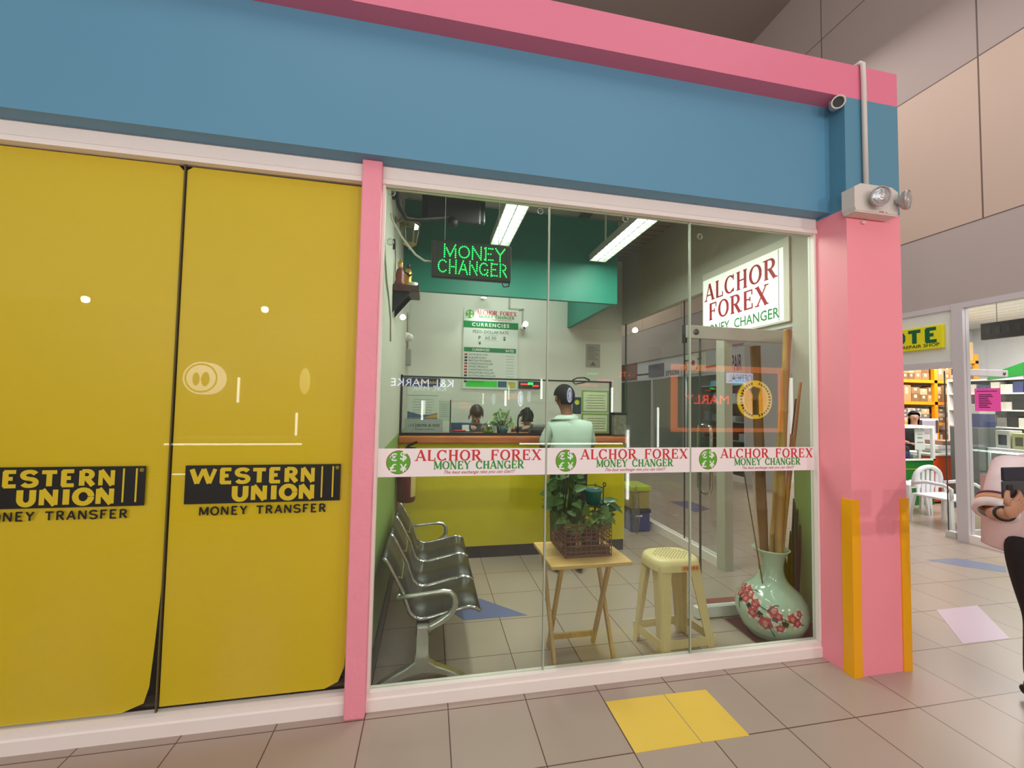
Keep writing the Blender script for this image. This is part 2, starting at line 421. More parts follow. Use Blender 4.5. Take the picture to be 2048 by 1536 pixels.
lg.prism([(0.0, 0), (0.0, 0.055), (0.008, 0.06), (0.008, 0.086), (0.055, 0.09), (0.055, 0)], (-6, 0, 0), Y, Z, X, 8.362)
struct('trim_2', lg, WHITE)
pp = MB().rbox(-0.357, -0.262, -0.04, 0.055, 0.0, 2.700, 0.006)
struct('pink_post_column', pp, mat('pink_post_paint', (244, 150, 168), 0.5, noise=0.06, nscale=9, bump=0.25, bscale=40))
struct('trim_3', MB().box(-0.262, -0.248, 0.005, 0.05, 0.09, 2.593), WHITE)
struct('trim_4', MB().box(2.347, 2.361, 0.005, 0.05, 0.09, 2.593), WHITE)
# glass panes of the money changer's front, with the polished joints between them
for i, (a, b) in enumerate(((-0.248, 0.620), (0.629, 1.489), (1.498, 2.347))):
    struct('window_%d' % (i + 1), MB().box(a, b, 0.030, 0.040, 0.09, 2.593), GLASS)
JOINT = mat('glass_edge', (172, 178, 162), 0.3)
struct('window_trim', MB().box(0.620, 0.629, 0.028, 0.041, 0.088, 2.593), JOINT)
struct('window_trim', MB().box(1.489, 1.498, 0.028, 0.041, 0.088, 2.593), JOINT)
# panes covered from the inside with yellow film
struct('window_4', MB().box(-6, -1.164, 0.030, 0.038, 0.09, 2.593), GLASSF)
struct('window_5', MB().box(-1.158, -0.357, 0.030, 0.038, 0.09, 2.593), GLASSF)
FILM = mat('yellow_film', (218, 190, 0), 0.5, noise=0.05, nscale=1.2, bump=0.06, bscale=2.5)
struct('window_film_surface', MB().prism([(-6, 0.1), (-1.30, 0.098), (-1.215, 0.13), (-1.196, 0.20), (-1.185, 0.36), (-1.170, 0.62), (-1.166, 0.95), (-1.165, 2.56), (-1.19, 2.588), (-6, 2.588)], (0, 0.0395, 0), X, Z, Y, 0.001), FILM)
struct('window_film_surface', MB().prism([(-1.153, 0.108), (-0.46, 0.108), (-0.40, 0.135), (-0.374, 0.20), (-0.366, 0.32), (-0.366, 2.585), (-1.13, 2.588), (-1.155, 2.57)], (0, 0.0395, 0), X, Z, Y, 0.001), FILM)
struct('window_trim', MB().box(-1.164, -1.158, 0.029, 0.04, 0.09, 2.593), mat('grimy_joint', (96, 82, 40), 0.7))
struct('dark_room_wall', MB().box(-6, -0.36, 0.30, 0.36, 0, 3.5), mat('unlit_room_shade', (70, 66, 58), 0.8))  # dark sheet behind the film; the unlit room's shade is in its colour
struct('roof_slab', MB().box(-6, 2.755, 0.06, 3.5, 3.58, 3.62), GREY)

# inside of the money changer
def two_tone(name, x0, x1, y0, y1, z1, split=1.19):
    struct(name, MB().box(x0, x1, y0, y1, split, z1), WALLG)
    struct(name + '_lower', MB().box(x0, x1, y0, y1, 0, split), WALLGR)
two_tone('wall_left', -0.35, -0.28, 0.056, 3.37, 3.57)
struct('baseboard_left', MB().box(-0.28, -0.268, 0.056, 1.80, 0, 0.10), DARK)
struct('wall_back', MB().box(-0.28, 2.66, 3.30, 3.38, 0, 3.57), mat('wall_back_paint', (228, 227, 216), 0.7, noise=0.03, nscale=2))
two_tone('wall_right', 2.66, 2.75, 0.056, 0.48, 3.57)
struct('wall_right_upper', MB().box(2.66, 2.75, 0.48, 3.38, 2.64, 3.57), WALLG)
struct('ceiling', MB().box(-0.28, 2.66, 0.06, 3.30, 3.55, 3.57), grid_mat('slat_ceiling', (150, 138, 132), (48, 42, 40), 50, 0.13, -20, 0.02, 0.012, 'XY', 0.5, 0.05))
struct('ceiling_beam', MB().box(1.55, 1.63, 0.06, 3.30, 3.49, 3.55), mat('dark_beam', (60, 58, 58), 0.6))
struct('header_wall', MB().box(-0.28, 2.66, 0.056, 0.075, 2.60, 3.55), WALLG)
TEAL = mat('teal_paint', (26, 128, 108), 0.5, noise=0.06, nscale=3)
bk = MB().box(-0.28, 1.895, 1.85, 1.90, 2.545, 3.42).box(1.845, 1.895, 1.90, 3.30, 2.545, 3.42)
struct('bulkhead_beam', bk, TEAL)
area('rear_fill_light', (0.85, 2.6, 3.3), (0.85, 2.6, 0), 1.5, 0.2, 20, (0.94, 1.0, 0.95))  # unseen lamp added behind the bulkhead to lighten the back wall
# right-hand glass wall with a doorway
struct('window_6', MB().box(2.698, 2.708, 1.33, 1.885, 0.085, 2.64), GLASS2)
struct('window_7', MB().box(2.698, 2.708, 1.893, 3.25, 0.085, 2.64), GLASS2)
struct('window_8', MB().box(2.698, 2.708, 0.48, 1.22, 2.20, 2.64), GLASS2)
struct('window_trim', MB().box(2.696, 2.71, 3.25, 3.275, 0.085, 2.64), mat('green_glass_edge', (52, 104, 76), 0.3))
struct('window_trim', MB().box(2.696, 2.71, 1.885, 1.893, 0.085, 2.64), mat('dark_glass_edge', (50, 66, 58), 0.3))
struct('trim_5', MB().box(2.665, 2.745, 1.33, 3.30, 0, 0.085), WHITE)
struct('door_jamb', MB().box(2.665, 2.75, 1.22, 1.33, 0, 2.64), mat('jamb_grey', (186, 182, 170), 0.5))
struct('door_trim', MB().box(2.668, 2.745, 0.48, 1.22, 2.11, 2.20), ALU)
# door leaf standing open into the shop
d1 = MB().box(1.915, 2.645, 0.526, 0.536, 0.08, 2.0)
dl = struct('door_1', d1, GLASS2)
MB().rbox(1.79, 2.645, 0.508, 0.554, 1.985, 2.078, 0.004).build('top_rail', ALU, dl)
MB().rbox(1.875, 2.645, 0.508, 0.554, 0.006, 0.082, 0.004).build('bottom_rail', mat('rail_white', (225, 226, 222), 0.4), dl)
MB().cyl((1.87, 0.508, 2.03), (1.87, 0.503, 2.03), 0.022).build('lock', mat('lock_steel', (110, 106, 100), 0.35, 0.8), dl)
MB().cyl((1.935, 0.508, 0.045), (1.935, 0.503, 0.045), 0.018).build('lock', MATS['lock_steel'], dl)
MB().box(1.786, 1.80, 0.512, 0.55, 1.95, 2.082).build('end_cap', BLACK, dl)
MB().box(1.915, 1.921, 0.522, 0.54, 0.082, 1.985).build('edge_strip', mat('dark_glass_edge2', (70, 82, 74), 0.3), dl)
hp = [(1.955, 0.526, 1.36), (1.955, 0.47, 1.35), (1.955, 0.462, 1.30), (1.955, 0.462, 0.92), (1.955, 0.475, 0.88), (1.955, 0.526, 0.87)]
MB().tube(hp, 0.012, 10).build('handle', CHROME, dl)
hp = [(1.955, 0.536, 1.36), (1.955, 0.592, 1.35), (1.955, 0.600, 1.30), (1.955, 0.600, 0.92), (1.955, 0.587, 0.88), (1.955, 0.536, 0.87)]
MB().tube(hp, 0.012, 10).build('handle', CHROME, dl)

# mall side: wall over the right-hand shops, far end, ceiling over the shops
PEACH = grid_mat('peach_panels', (205, 180, 164), (112, 92, 84), 1.9, 1.89, 1.31, 3.662, 0.016, 'YZ', 0.7, 0.03)
GREYP = grid_mat('grey_panels', (176, 160, 154), (104, 92, 88), 1.9, 1.89, 1.31, 3.662, 0.016, 'YZ', 0.7, 0.03)
struct('mall_wall_right', MB().box(6.05, 6.25, -9, 14, 3.662, 5.55), PEACH)
struct('mall_wall_right_upper', MB().box(6.05, 6.25, -9, 14, 5.55, 9.4), GREYP)
struct('mall_wall_right_lower', MB().box(6.055, 6.25, -9, 14, 2.755, 3.662), mat('fascia_grey', (184, 170, 166), 0.7, noise=0.02, nscale=2))
struct('mall_ceiling', MB().box(-7, 6.05, 0.3, 14, 8.66, 8.8), mat('mall_ceiling', (150, 138, 132), 0.8))
struct('wall_far', MB().box(-7, 12, 14, 14.2, 0, 9.4), mat('far_wall', (170, 164, 158), 0.8))

# ------------------------------------------------------------------ stickers and signs on the front glass
RED = mat('sticker_red', (208, 48, 50), 0.5)
GREEN = mat('sticker_green', (60, 150, 60), 0.5)
LGREEN = mat('emblem_green', (92, 168, 42), 0.5)
STICK = mat('sticker_white', (246, 236, 236), 0.5)
PWHITE = mat('print_white', (240, 240, 236), 0.5)
INK = mat('ink', (28, 28, 32), 0.6)
CRIM = mat('tagline_crimson', (176, 40, 70), 0.5)

def banner(x0, x1, ox, label):
    t = thing('window_banner', label, 'sticker', (x0, 0.029, 1.112), group='banners across the front glass')
    W = x1 - x0; k = W / 0.86; y = 0.0275
    MB().box(x0, x1, y, 0.0295, 1.114, 1.256).build('backing', STICK, t)
    ex = x0 + ox
    em = MB().lathe([(0, 0), (0.0595, 0)], (ex, y - 0.0004, 1.187), 40, (0, -1, 0), False).build('emblem', mat('emblem_rim', (150, 40, 36), 0.5), t)
    MB().lathe([(0, 0), (0.0565, 0)], (ex, y - 0.0007, 1.187), 40, (0, -1, 0), False).build('emblem_disc', LGREEN, em)
    s = MB()
    for ch, dx, dz, ww, hh in (('€', -0.043, 0.006, 0.036, 0.04), ('$', 0.008, 0.004, 0.032, 0.05), ('£', -0.042, -0.046, 0.033, 0.04), ('¥', 0.008, -0.05, 0.034, 0.042)):
        text(s, ch, (ex + dx, y - 0.001, 1.187 + dz), X, Z, ww, hh, 0.02)
    s.build('currency_symbol_lettering', PWHITE, em)
    tx = x0 + ox + 0.083
    serif_parts('ALCHOR FOREX', (tx, y - 0.0006, 1.193), X, Z, 0.655 * k, 0.055, 'title_lettering', RED, t, T=0.19, t=0.085, sp=0.11)
    serif_parts('MONEY CHANGER', (tx + 0.092, y - 0.0006, 1.149), X, Z, 0.47 * k, 0.042, 'subtitle_lettering', GREEN, t, T=0.23, t=0.11)
    text(MB(), 'The best exchange rate you can Get!!!', (tx + 0.145, y - 0.0006, 1.121), X, Z, 0.37 * k, 0.022, 0.008, 0.45).build('tagline_lettering', CRIM, t)
    return t
banner(-0.247, 0.619, 0.100, 'white money changer banner sticker on the glass pane next to the pink post')
banner(0.630, 1.488, 0.107, 'white money changer banner sticker on the middle glass pane, in front of the potted plants')
banner(1.499, 2.347, 0.109, 'white money changer banner sticker on the glass pane next to the pink column')

WUY = mat('logo_yellow', (214, 186, 24), 0.5)
WUB = mat('logo_black', (20, 19, 16), 0.4)
def wu(x0, label):
    """x0: edge of the black block; 0.672 wide"""
    t = thing('logo_sticker', label, 'sticker', (x0, 0.0285, 0.95), group='black and yellow logo stickers on the film')
    y = 0.028
    MB().box(x0, x0 + 0.672, y, 0.0295, 1.006, 1.182).build('backing', WUB, t)
    s = MB()
    serif(s, 'WESTERN', (x0 + 0.018, y - 0.0006, 1.099), X, Z, 0.54, 0.066, 0.28, 0.22, sp=0.1, sans=True)
    serif(s, 'UNION', (x0 + 0.195, y - 0.0006, 1.018), X, Z, 0.363, 0.066, 0.30, 0.24, sp=0.1, sans=True)
    s.build('name_lettering', WUY, t)
    MB().box(x0 + 0.584, x0 + 0.591, y - 0.0006, y, 1.022, 1.172).box(x0 + 0.634, x0 + 0.641, y - 0.0006, y, 1.022, 1.172).build('bar_marking', WUY, t)
    r = MB()
    text(r, '®', (x0 + 0.648, y - 0.0006, 1.156), X, Z, 0.017, 0.017)
    r.build('mark_lettering', WUY, t)
    serif_parts('MONEY TRANSFER', (x0 + 0.062, y - 0.0006, 0.953), X, Z, 0.55, 0.038, 'service_lettering', WUB, t, T=0.2, t=0.17, sp=0.12, sans=True)
wu(-1.092, 'black block logo sticker on the yellow pane beside the pink post')
wu(-1.922, 'black block logo sticker cut off by the picture edge, on the far yellow pane')

# clear suction hooks on the glass
CLEARP = glass_mat('clear_plastic', (0.82, 0.86, 0.84), 0.12)
hk = None
for (hx, hz, lab) in ((0.575, 2.565, 'clear suction hook high on the glass beside the LED sign'), (1.086, 2.574, 'clear suction hook high on the middle pane near the tilted ceiling light'),
                      (1.570, 2.518, 'clear suction hook high on the pane beside the pink column'), (-0.222, 2.575, 'clear suction hook in the top corner beside the pink post'),
                      (-0.222, 2.315, 'clear suction hook beside the pink post, under the corner one')):
    t = thing('suction_hook', lab, 'hook', (hx, 0.041, hz), group='suction hooks on the glass')
    MB().lathe([(0.021, 0), (0.019, 0.004), (0.010, 0.008), (0.008, 0.016), (0, 0.017)], (hx, 0.0405, hz), 20, (0, 1, 0)).build('cup', CLEARP, t)
    MB().tube([(hx + 0.016 * math.cos(a), 0.046, hz + 0.016 * math.sin(a)) for a in [2 * PI * i / 16 for i in range(16)]], 0.002, 6, close=True).build('ring', mat('hook_ring', (220, 220, 215), 0.2, 0.6), t)

# ------------------------------------------------------------------ LED sign hung behind the glass
t = thing('led_sign', 'black LED sign with green dotted letters hanging behind the glass', 'sign', (0.215, 0.2, 2.2))
MB().rbox(-0.012, 0.445, 0.20, 0.232, 2.197, 2.412, 0.006).build('housing', mat('led_housing_glow_tint', (14, 40, 18), 0.4), t)  # green glow of the letters is put into the housing colour
for xs in (-0.004, 0.419): MB().box(xs, xs + 0.016, 0.196, 0.201, 2.205, 2.404).build('side_strip', mat('led_side', (40, 44, 34), 0.5), t)
LED = mat('led_green', (20, 255, 80), 0.5, emit=8)
dots = MB()
for p in led_points('MONEY', 0.048, 2.316, 0.365, 0.072, 0.0118) + led_points('CHANGER', 0.022, 2.226, 0.405, 0.074, 0.0118):
    dots.lathe([(0.0036, 0), (0.003, 0.003), (0, 0.004)], (p[0], 0.1995, p[1]), 6, (0, -1, 0))
dots.build('dot_lettering', LED, t)
WIRE = mat('thin_wire', (205, 210, 205), 0.4)
MB().tube([(0.06, 0.21, 2.41), (0.058, 0.21, 3.55)], 0.0016, 5).build('hanging_wire', WIRE, t)
MB().tube([(0.37, 0.21, 2.41), (0.372, 0.21, 3.55)], 0.0016, 5).build('hanging_wire', WIRE, t)
MB().tube([(0.40, 0.235, 2.2), (0.41, 0.24, 2.18), (0.44, 0.24, 2.185), (0.448, 0.238, 2.22)], 0.004, 6).build('cord_loop', BLACK, t)
MB().tube([(-0.012, 0.22, 2.29), (-0.05, 0.22, 2.29), (-0.10, 0.22, 2.32), (-0.18, 0.235, 2.42), (-0.235, 0.25, 2.52), (-0.245, 0.26, 2.56)], 0.006, 7).build('power_cord', mat('white_cord', (214, 212, 200), 0.5), t)

# ------------------------------------------------------------------ ceiling lights with louvres
REFL = mat('lamp_reflector', (235, 240, 236), 0.25, emit=1.1)
TUBE = mat('lamp_tube', (232, 255, 242), 0.4, emit=7.0)
LAMPB = mat('lamp_body', (196, 192, 184), 0.45)
def louver(x0, x1, y0, y1, z, label):
    t = thing('ceiling_light', label, 'light', ((x0 + x1) / 2, (y0 + y1) / 2, z), group='louvred tube lights inside the shop')
    MB().box(x0, x1, y0, y1, z + 0.05, z + 0.065).box(x0, x0 + 0.006, y0, y1, z, z + 0.05).box(x1 - 0.006, x1, y0, y1, z, z + 0.05).box(x0, x1, y0, y0 + 0.005, z, z + 0.05).box(x0, x1, y1 - 0.005, y1, z, z + 0.05).build('housing', LAMPB, t)
    MB().box(x0 + 0.007, x1 - 0.007, y0 + 0.006, y1 - 0.006, z + 0.045, z + 0.0495).build('reflector', REFL, t)
    for f in (0.3, 0.7):
        xx = x0 + (x1 - x0) * f
        MB().cyl((xx, y0 + 0.02, z + 0.028), (xx, y1 - 0.02, z + 0.028), 0.013, 10).build('tube', TUBE, t)
    lv = MB(); n = 16
    for i in range(1, n):
        yy = y0 + (y1 - y0) * i / n
        lv.box(x0 + 0.007, x1 - 0.007, yy - 0.0015, yy + 0.0015, z, z + 0.012)
    lv.box((x0 + x1) / 2 - 0.004, (x0 + x1) / 2 + 0.004, y0 + 0.006, y1 - 0.006, z, z + 0.012)
    lv.build('louver_slat', ALU, t)
    for yy in (y0 + 0.2, y1 - 0.2):
        MB().cyl(((x0 + x1) / 2, yy, z + 0.065), ((x0 + x1) / 2, yy, 3.55), 0.009, 8).build('rod', WHITEP, t)
    area('ceiling_tube_light', ((x0 + x1) / 2, (y0 + y1) / 2 - 0.15, z - 0.006), ((x0 + x1) / 2, (y0 + y1) / 2 - 0.15, 0), x1 - x0, y1 - y0 - 0.4, 30, (0.92, 1.0, 0.93))
louver(0.505, 0.685, 0.30, 1.57, 2.945, 'louvred tube light on the ceiling above the LED sign')
louver(1.555, 1.735, 0.45, 1.79, 2.955, 'louvred tube light on the ceiling near the glass side wall')

# ------------------------------------------------------------------ dark monitor on a swing arm, lantern, shelf and cables on the end wall
t = thing('wall_monitor', 'dark monitor on a swing arm near the ceiling above the LED sign', 'monitor', (0.13, 0.95, 2.83))
MB().rbox(-0.095, 0.372, 0.90, 0.955, 2.845, 3.06, 0.01).build('panel', mat('monitor_black', (30, 31, 33), 0.5), t)
MB().rbox(-0.058, 0.335, 0.87, 0.90, 2.818, 3.02, 0.012).build('rear_housing', mat('monitor_back', (36, 37, 38), 0.55), t)
MB().cyl((0.13, 0.862, 2.815), (0.13, 0.90, 2.815), 0.036, 20).build('knob', BLACK, t)
MB().tube([(-0.28, 0.62, 2.90), (-0.25, 0.62, 2.87), (-0.235, 0.68, 2.80), (-0.20, 0.78, 2.77), (-0.12, 0.86, 2.80), (0.10, 0.885, 2.85)], 0.017, 10).build('swing_arm', BLACK, t)
MB().rbox(-0.28, -0.262, 0.58, 0.66, 2.83, 2.97, 0.005).build('wall_plate', BLACK, t)

t = thing('wall_lantern', 'brass lantern with clear glass on the end wall beside the LED sign', 'lamp', (-0.175, 0.9, 2.62))
BRASS = mat('brass', (176, 160, 112), 0.35, 0.8)
MB().tube([(-0.28, 0.9, 2.79), (-0.25, 0.9, 2.80), (-0.23, 0.9, 2.83), (-0.20, 0.9, 2.80), (-0.175, 0.9, 2.81)], 0.008, 8).ell((-0.275, 0.9, 2.79), 0.008, 0.025, 0.04).ell((-0.22, 0.9, 2.83), 0.015, 0.015, 0.012).build('bracket', BRASS, t)
MB().lathe([(0, 0.03), (0.012, 0.025), (0.02, 0.012), (0.075, 0.0), (0.078, -0.008), (0.07, -0.01)], (-0.175, 0.9, 2.79), 6, None, False).build('cap', BRASS, t)
MB().lathe([(0.068, 0), (0.045, -0.15)], (-0.175, 0.9, 2.78), 6, None, False).build('glass_pane', CLEARP, t)
lf = MB()
for k in range(6):
    a = 2 * PI * k / 6
    lf.tube([(-0.175 + 0.069 * math.cos(a), 0.9 + 0.069 * math.sin(a), 2.78), (-0.175 + 0.046 * math.cos(a), 0.9 + 0.046 * math.sin(a), 2.63)], 0.0035, 5)
lf.lathe([(0.047, 0.006), (0.05, 0), (0.03, -0.012), (0.008, -0.02), (0.006, -0.04), (0, -0.042)], (-0.175, 0.9, 2.63), 6, None, False)
lf.build('frame', BRASS, t)

WOODD = wood_mat('dark_wood', (58, 34, 26), (88, 50, 38), 1, 0.4)
t = thing('wall_shelf', 'small dark wooden altar shelf on the end wall', 'shelf', (-0.28, 1.0, 2.25))
MB().rbox(-0.28, -0.095, 0.86, 1.12, 2.275, 2.322, 0.004).build('board', WOODD, t)
for yy in (0.89, 1.08):
    MB().prism([(0, 0), (0.12, 0.15), (0, 0.15)], (-0.28, yy, 2.125), X, Z, Y, 0.012).build('bracket', BLACK, t)
DRED = mat('robe_red', (120, 44, 30), 0.4); GOLD = mat('gold', (206, 160, 70), 0.3, 0.7)
t = thing('altar_figurine', 'seated red-robed figurine with gold trim on the altar shelf', 'figurine', (-0.235, 0.93, 2.322))
MB().lathe([(0, 0), (0.038, 0), (0.042, 0.02), (0.03, 0.05), (0.034, 0.085), (0.026, 0.12), (0.012, 0.14), (0, 0.142)], (-0.235, 0.93, 2.322), 16).build('body', DRED, t)
MB().ell((-0.235, 0.93, 2.477), 0.018, 0.018, 0.022).build('head', mat('figurine_face', (206, 160, 120), 0.5), t)
MB().lathe([(0.02, 0), (0.018, 0.012), (0.006, 0.03), (0, 0.05)], (-0.235, 0.93, 2.487), 10).build('crown', GOLD, t)
t = thing('altar_figurine', 'standing dark figurine with a gilded robe on the altar shelf', 'figurine', (-0.185, 1.05, 2.322))
MB().lathe([(0, 0), (0.04, 0), (0.036, 0.03), (0.026, 0.09), (0.03, 0.13), (0.018, 0.17), (0, 0.175)], (-0.185, 1.05, 2.322), 16).build('body', GOLD, t)
MB().ell((-0.185, 1.05, 2.515), 0.017, 0.017, 0.022).build('head', BLACK, t)
MB().tube([(-0.21, 1.02, 2.46), (-0.17, 1.0, 2.43), (-0.15, 1.01, 2.45)], 0.008, 6).build('arm', BLACK, t)
t = thing('offering_bowl', 'white offering bowl on the altar shelf', 'bowl', (-0.14, 0.92, 2.322))
MB().lathe([(0, 0), (0.018, 0), (0.02, 0.006), (0.034, 0.03), (0.031, 0.03), (0.016, 0.008), (0, 0.008)], (-0.14, 0.92, 2.322), 18).build('bowl', WHITEP, t)
t = thing('toy_car_ornament', 'small dark ornament at the outer corner of the altar shelf', 'ornament', (-0.125, 1.06, 2.322))
MB().rbox(-0.15, -0.10, 1.03, 1.08, 2.322, 2.345, 0.008).ell((-0.125, 1.055, 2.35), 0.017, 0.02, 0.014).build('body', INK, t)
t = thing('wall_mask', 'small black hanging ornament on a cord on the end wall above the altar shelf', 'ornament', (-0.272, 0.80, 2.58))
MB().prism([(0, 0), (0.04, 0.01), (0.05, 0.05), (0.0, 0.07), (-0.04, 0.05)], (-0.279, 0.80, 2.55), Y, Z, X, 0.014).build('plaque', INK, t)
MB().tube([(-0.276, 0.80, 2.62), (-0.27, 0.84, 2.60), (-0.268, 0.90, 2.52), (-0.27, 0.92, 2.42)], 0.003, 5).build('cord', INK, t)
GCAB = mat('grey_cable', (170, 168, 152), 0.5)
for i, (yy, zt, lab) in enumerate(((0.16, 2.60, 'grey surface cable on the end wall, directly behind the front glass'), (0.21, 2.60, 'grey surface cable on the end wall, second from the front glass'))):
    tag(MB().tube([(-0.273, yy, zt), (-0.273, yy, 2.40), (-0.273, yy + 0.03, 2.34), (-0.273, yy + 0.05, 2.26)], 0.009, 6).build('surface_cable', GCAB), lab, 'cable', 'surface cables on the end wall')
tag(MB().tube([(-0.274, 0.30, 2.33), (-0.274, 0.42, 2.22), (-0.274, 0.60, 2.14), (-0.274, 0.74, 2.05), (-0.274, 0.78, 1.9)], 0.005, 6).build('drooping_cable', GCAB), 'thin drooping grey cable on the end wall under the altar shelf', 'cable')
t = thing('security_camera', 'white dome security camera on the end wall under the altar shelf', 'camera', (-0.24, 2.55, 2.2))
MB().lathe([(0.052, 0), (0.05, 0.03), (0.045, 0.04)], (-0.28, 2.55, 2.2), 18, (1, 0, 0)).build('mount', WHITEP, t)
MB().ell((-0.235, 2.53, 2.195), 0.04, 0.045, 0.04).build('dome', WHITEP, t)
t = thing('junction_box', 'grey junction box with conduits on the end wall above the counter', 'box', (-0.28, 2.75, 1.93))
MB().rbox(-0.28, -0.225, 2.66, 2.80, 1.90, 2.08, 0.006).build('housing', mat('box_grey', (150, 150, 146), 0.5), t)
MB().tube([(-0.27, 2.69, 2.08), (-0.27, 2.69, 2.5)], 0.009, 6).build('conduit', mat('tan_conduit', (176, 160, 124), 0.5), t)
MB().tube([(-0.27, 2.76, 2.08), (-0.27, 2.76, 2.5)], 0.009, 6).build('conduit', MATS['tan_conduit'], t)

# ------------------------------------------------------------------ back wall: rate board, camera, downlight, notice
t = thing('rate_board', 'tall white currency rate board with green bands on the back wall', 'sign', (0.775, 3.29, 1.66))
bx0, bx1, by = 0.410, 1.145, 3.284
MB().box(bx0, bx1, by, 3.299, 1.665, 2.745).build('backing', mat('board_white', (224, 228, 220), 0.4), t)
Wb = bx1 - bx0
DG = mat('board_green', (14, 128, 66), 0.4)
MB().box(bx0, bx1, by - 0.001, by, 2.475, 2.565).box(bx0 + 0.012, bx1 - 0.025, by - 0.001, by, 2.155, 2.215).build('band_marking', DG, t)
em = MB().lathe([(0, 0), (0.058, 0)], (bx0 + 0.08, by - 0.001, 2.655), 28, (0, -1, 0), False).build('emblem', LGREEN, t)
s = MB()
for ch, dx, dz in (('€', -0.04, 0.004), ('$', 0.006, 0.004), ('£', -0.04, -0.044), ('¥', 0.006, -0.044)): text(s, ch, (bx0 + 0.08 + dx, by - 0.0016, 2.655 + dz), X, Z, 0.032, 0.038, 0.02)
s.build('currency_symbol_lettering', PWHITE, em)
serif(MB(), 'ALCHOR FOREX', (bx0 + 0.165, by - 0.001, 2.655), X, Z, 0.545, 0.06, 0.25, 0.12).build('title_lettering', RED, t)
s = serif(MB(), 'MONEY CHANGER', (bx0 + 0.20, by - 0.001, 2.612), X, Z, 0.48, 0.036, 0.26, 0.14); s.build('subtitle_lettering', GREEN, t)
text(MB(), 'The best exchange rate you can Get!!!', (bx0 + 0.25, by - 0.001, 2.582), X, Z, 0.40, 0.022, 0.01, 0.4).build('tagline_lettering', RED, t)
s = MB(); text(s, 'CURRENCIES', (bx0 + 0.11, by - 0.002, 2.495), X, Z, 0.50, 0.05, 0.025, 0, 1.3)
text(s, 'CURRENCIES', (bx0 + 0.12, by - 0.002, 2.168), X, Z, 0.23, 0.033, 0.015); text(s, 'RATES', (bx0 + 0.57, by - 0.002, 2.168), X, Z, 0.11, 0.033, 0.015)
s.build('heading_lettering', PWHITE, t)
s = MB(); text(s, 'PESO- DOLLAR RATE', (bx0 + 0.125, by - 0.001, 2.405), X, Z, 0.48, 0.042); s.box(bx0 + 0.26, bx0 + 0.46, by - 0.001, by, 2.385, 2.387).box(bx0 + 0.26, bx0 + 0.46, by - 0.001, by, 2.310, 2.312)
text(s, '60.30', (bx0 + 0.29, by - 0.001, 2.326), X, Z, 0.145, 0.044)
text(s, 'P', (bx0 + 0.20, by - 0.001, 2.322), X, Z, 0.03, 0.048, 0.03); text(s, '¥', (bx0 + 0.20, by - 0.001, 2.25), X, Z, 0.035, 0.048, 0.03); text(s, '$', (bx0 + 0.53, by - 0.001, 2.315), X, Z, 0.036, 0.06, 0.02)
rows = ['JAPANESE YEN', 'EUROPE EURO', 'BRITISH POUNDS', 'HONGKONG DOLLAR', 'SWISS FRANCS', 'CANADIAN DOLLAR', 'SINGAPORE DOLLAR', 'AUSTRALIAN DOLLAR', 'MALAYSIA RINGGIT', 'SAUDI RIAL']
fl = MB(); fr_ = MB()
for i, rw in enumerate(rows):
    zz = 2.105 - i * 0.0395
    text(s, rw, (bx0 + 0.075, by - 0.001, zz), X, Z, 0.0215 * len(rw), 0.026, 0.004)
    s.box(bx0 + 0.575, bx0 + 0.685, by - 0.001, by, zz + 0.006, zz + 0.009)
    (fr_ if i in (0, 3, 4, 5, 6) else fl).box(bx0 + 0.02, bx0 + 0.058, by - 0.001, by, zz, zz + 0.026)
s.build('rate_lettering', mat('board_ink', (52, 84, 72), 0.6), t)
fl.build('flag_marking', mat('flag_dark', (36, 48, 62), 0.6), t); fr_.build('flag_marking', mat('flag_red', (186, 60, 58), 0.6), t)
MB().box(bx0 + 0.045, bx0 + 0.46, by - 0.001, by, 1.695, 1.775).build('bright_label', mat('bright_green', (30, 220, 40), 0.5), t)
MB().box(bx0 + 0.47, bx0 + 0.59, by - 0.001, by, 1.695, 1.775).build('blue_label', mat('slate_blue', (40, 92, 120), 0.5), t)
MB().box(bx0 + 0.61, bx0 + 0.71, by - 0.001, by, 1.69, 1.77).build('yellow_label', mat('label_yellow', (206, 196, 70), 0.5), t)

t = thing('led_ticker', 'small black LED ticker beside the foot of the rate board', 'display', (1.3, 3.28, 1.69))
MB().rbox(1.165, 1.46, 3.26, 3.30, 1.69, 1.785, 0.004).build('housing', BLACK, t)
s = MB()
for k in range(9): s.box(1.19 + k * 0.012, 1.198 + k * 0.012, 3.258, 3.26, 1.735, 1.755)
for k in range(6): s.box(1.35 + k * 0.015, 1.36 + k * 0.015, 3.258, 3.26, 1.715, 1.735)
s.build('red_dot_marking', mat('led_red', (255, 60, 50), 0.5, emit=3), t)
s = MB()
for k in range(5): s.box(1.29 + k * 0.014, 1.30 + k * 0.014, 3.258, 3.26, 1.74, 1.768)
s.build('green_dot_marking', LED, t)

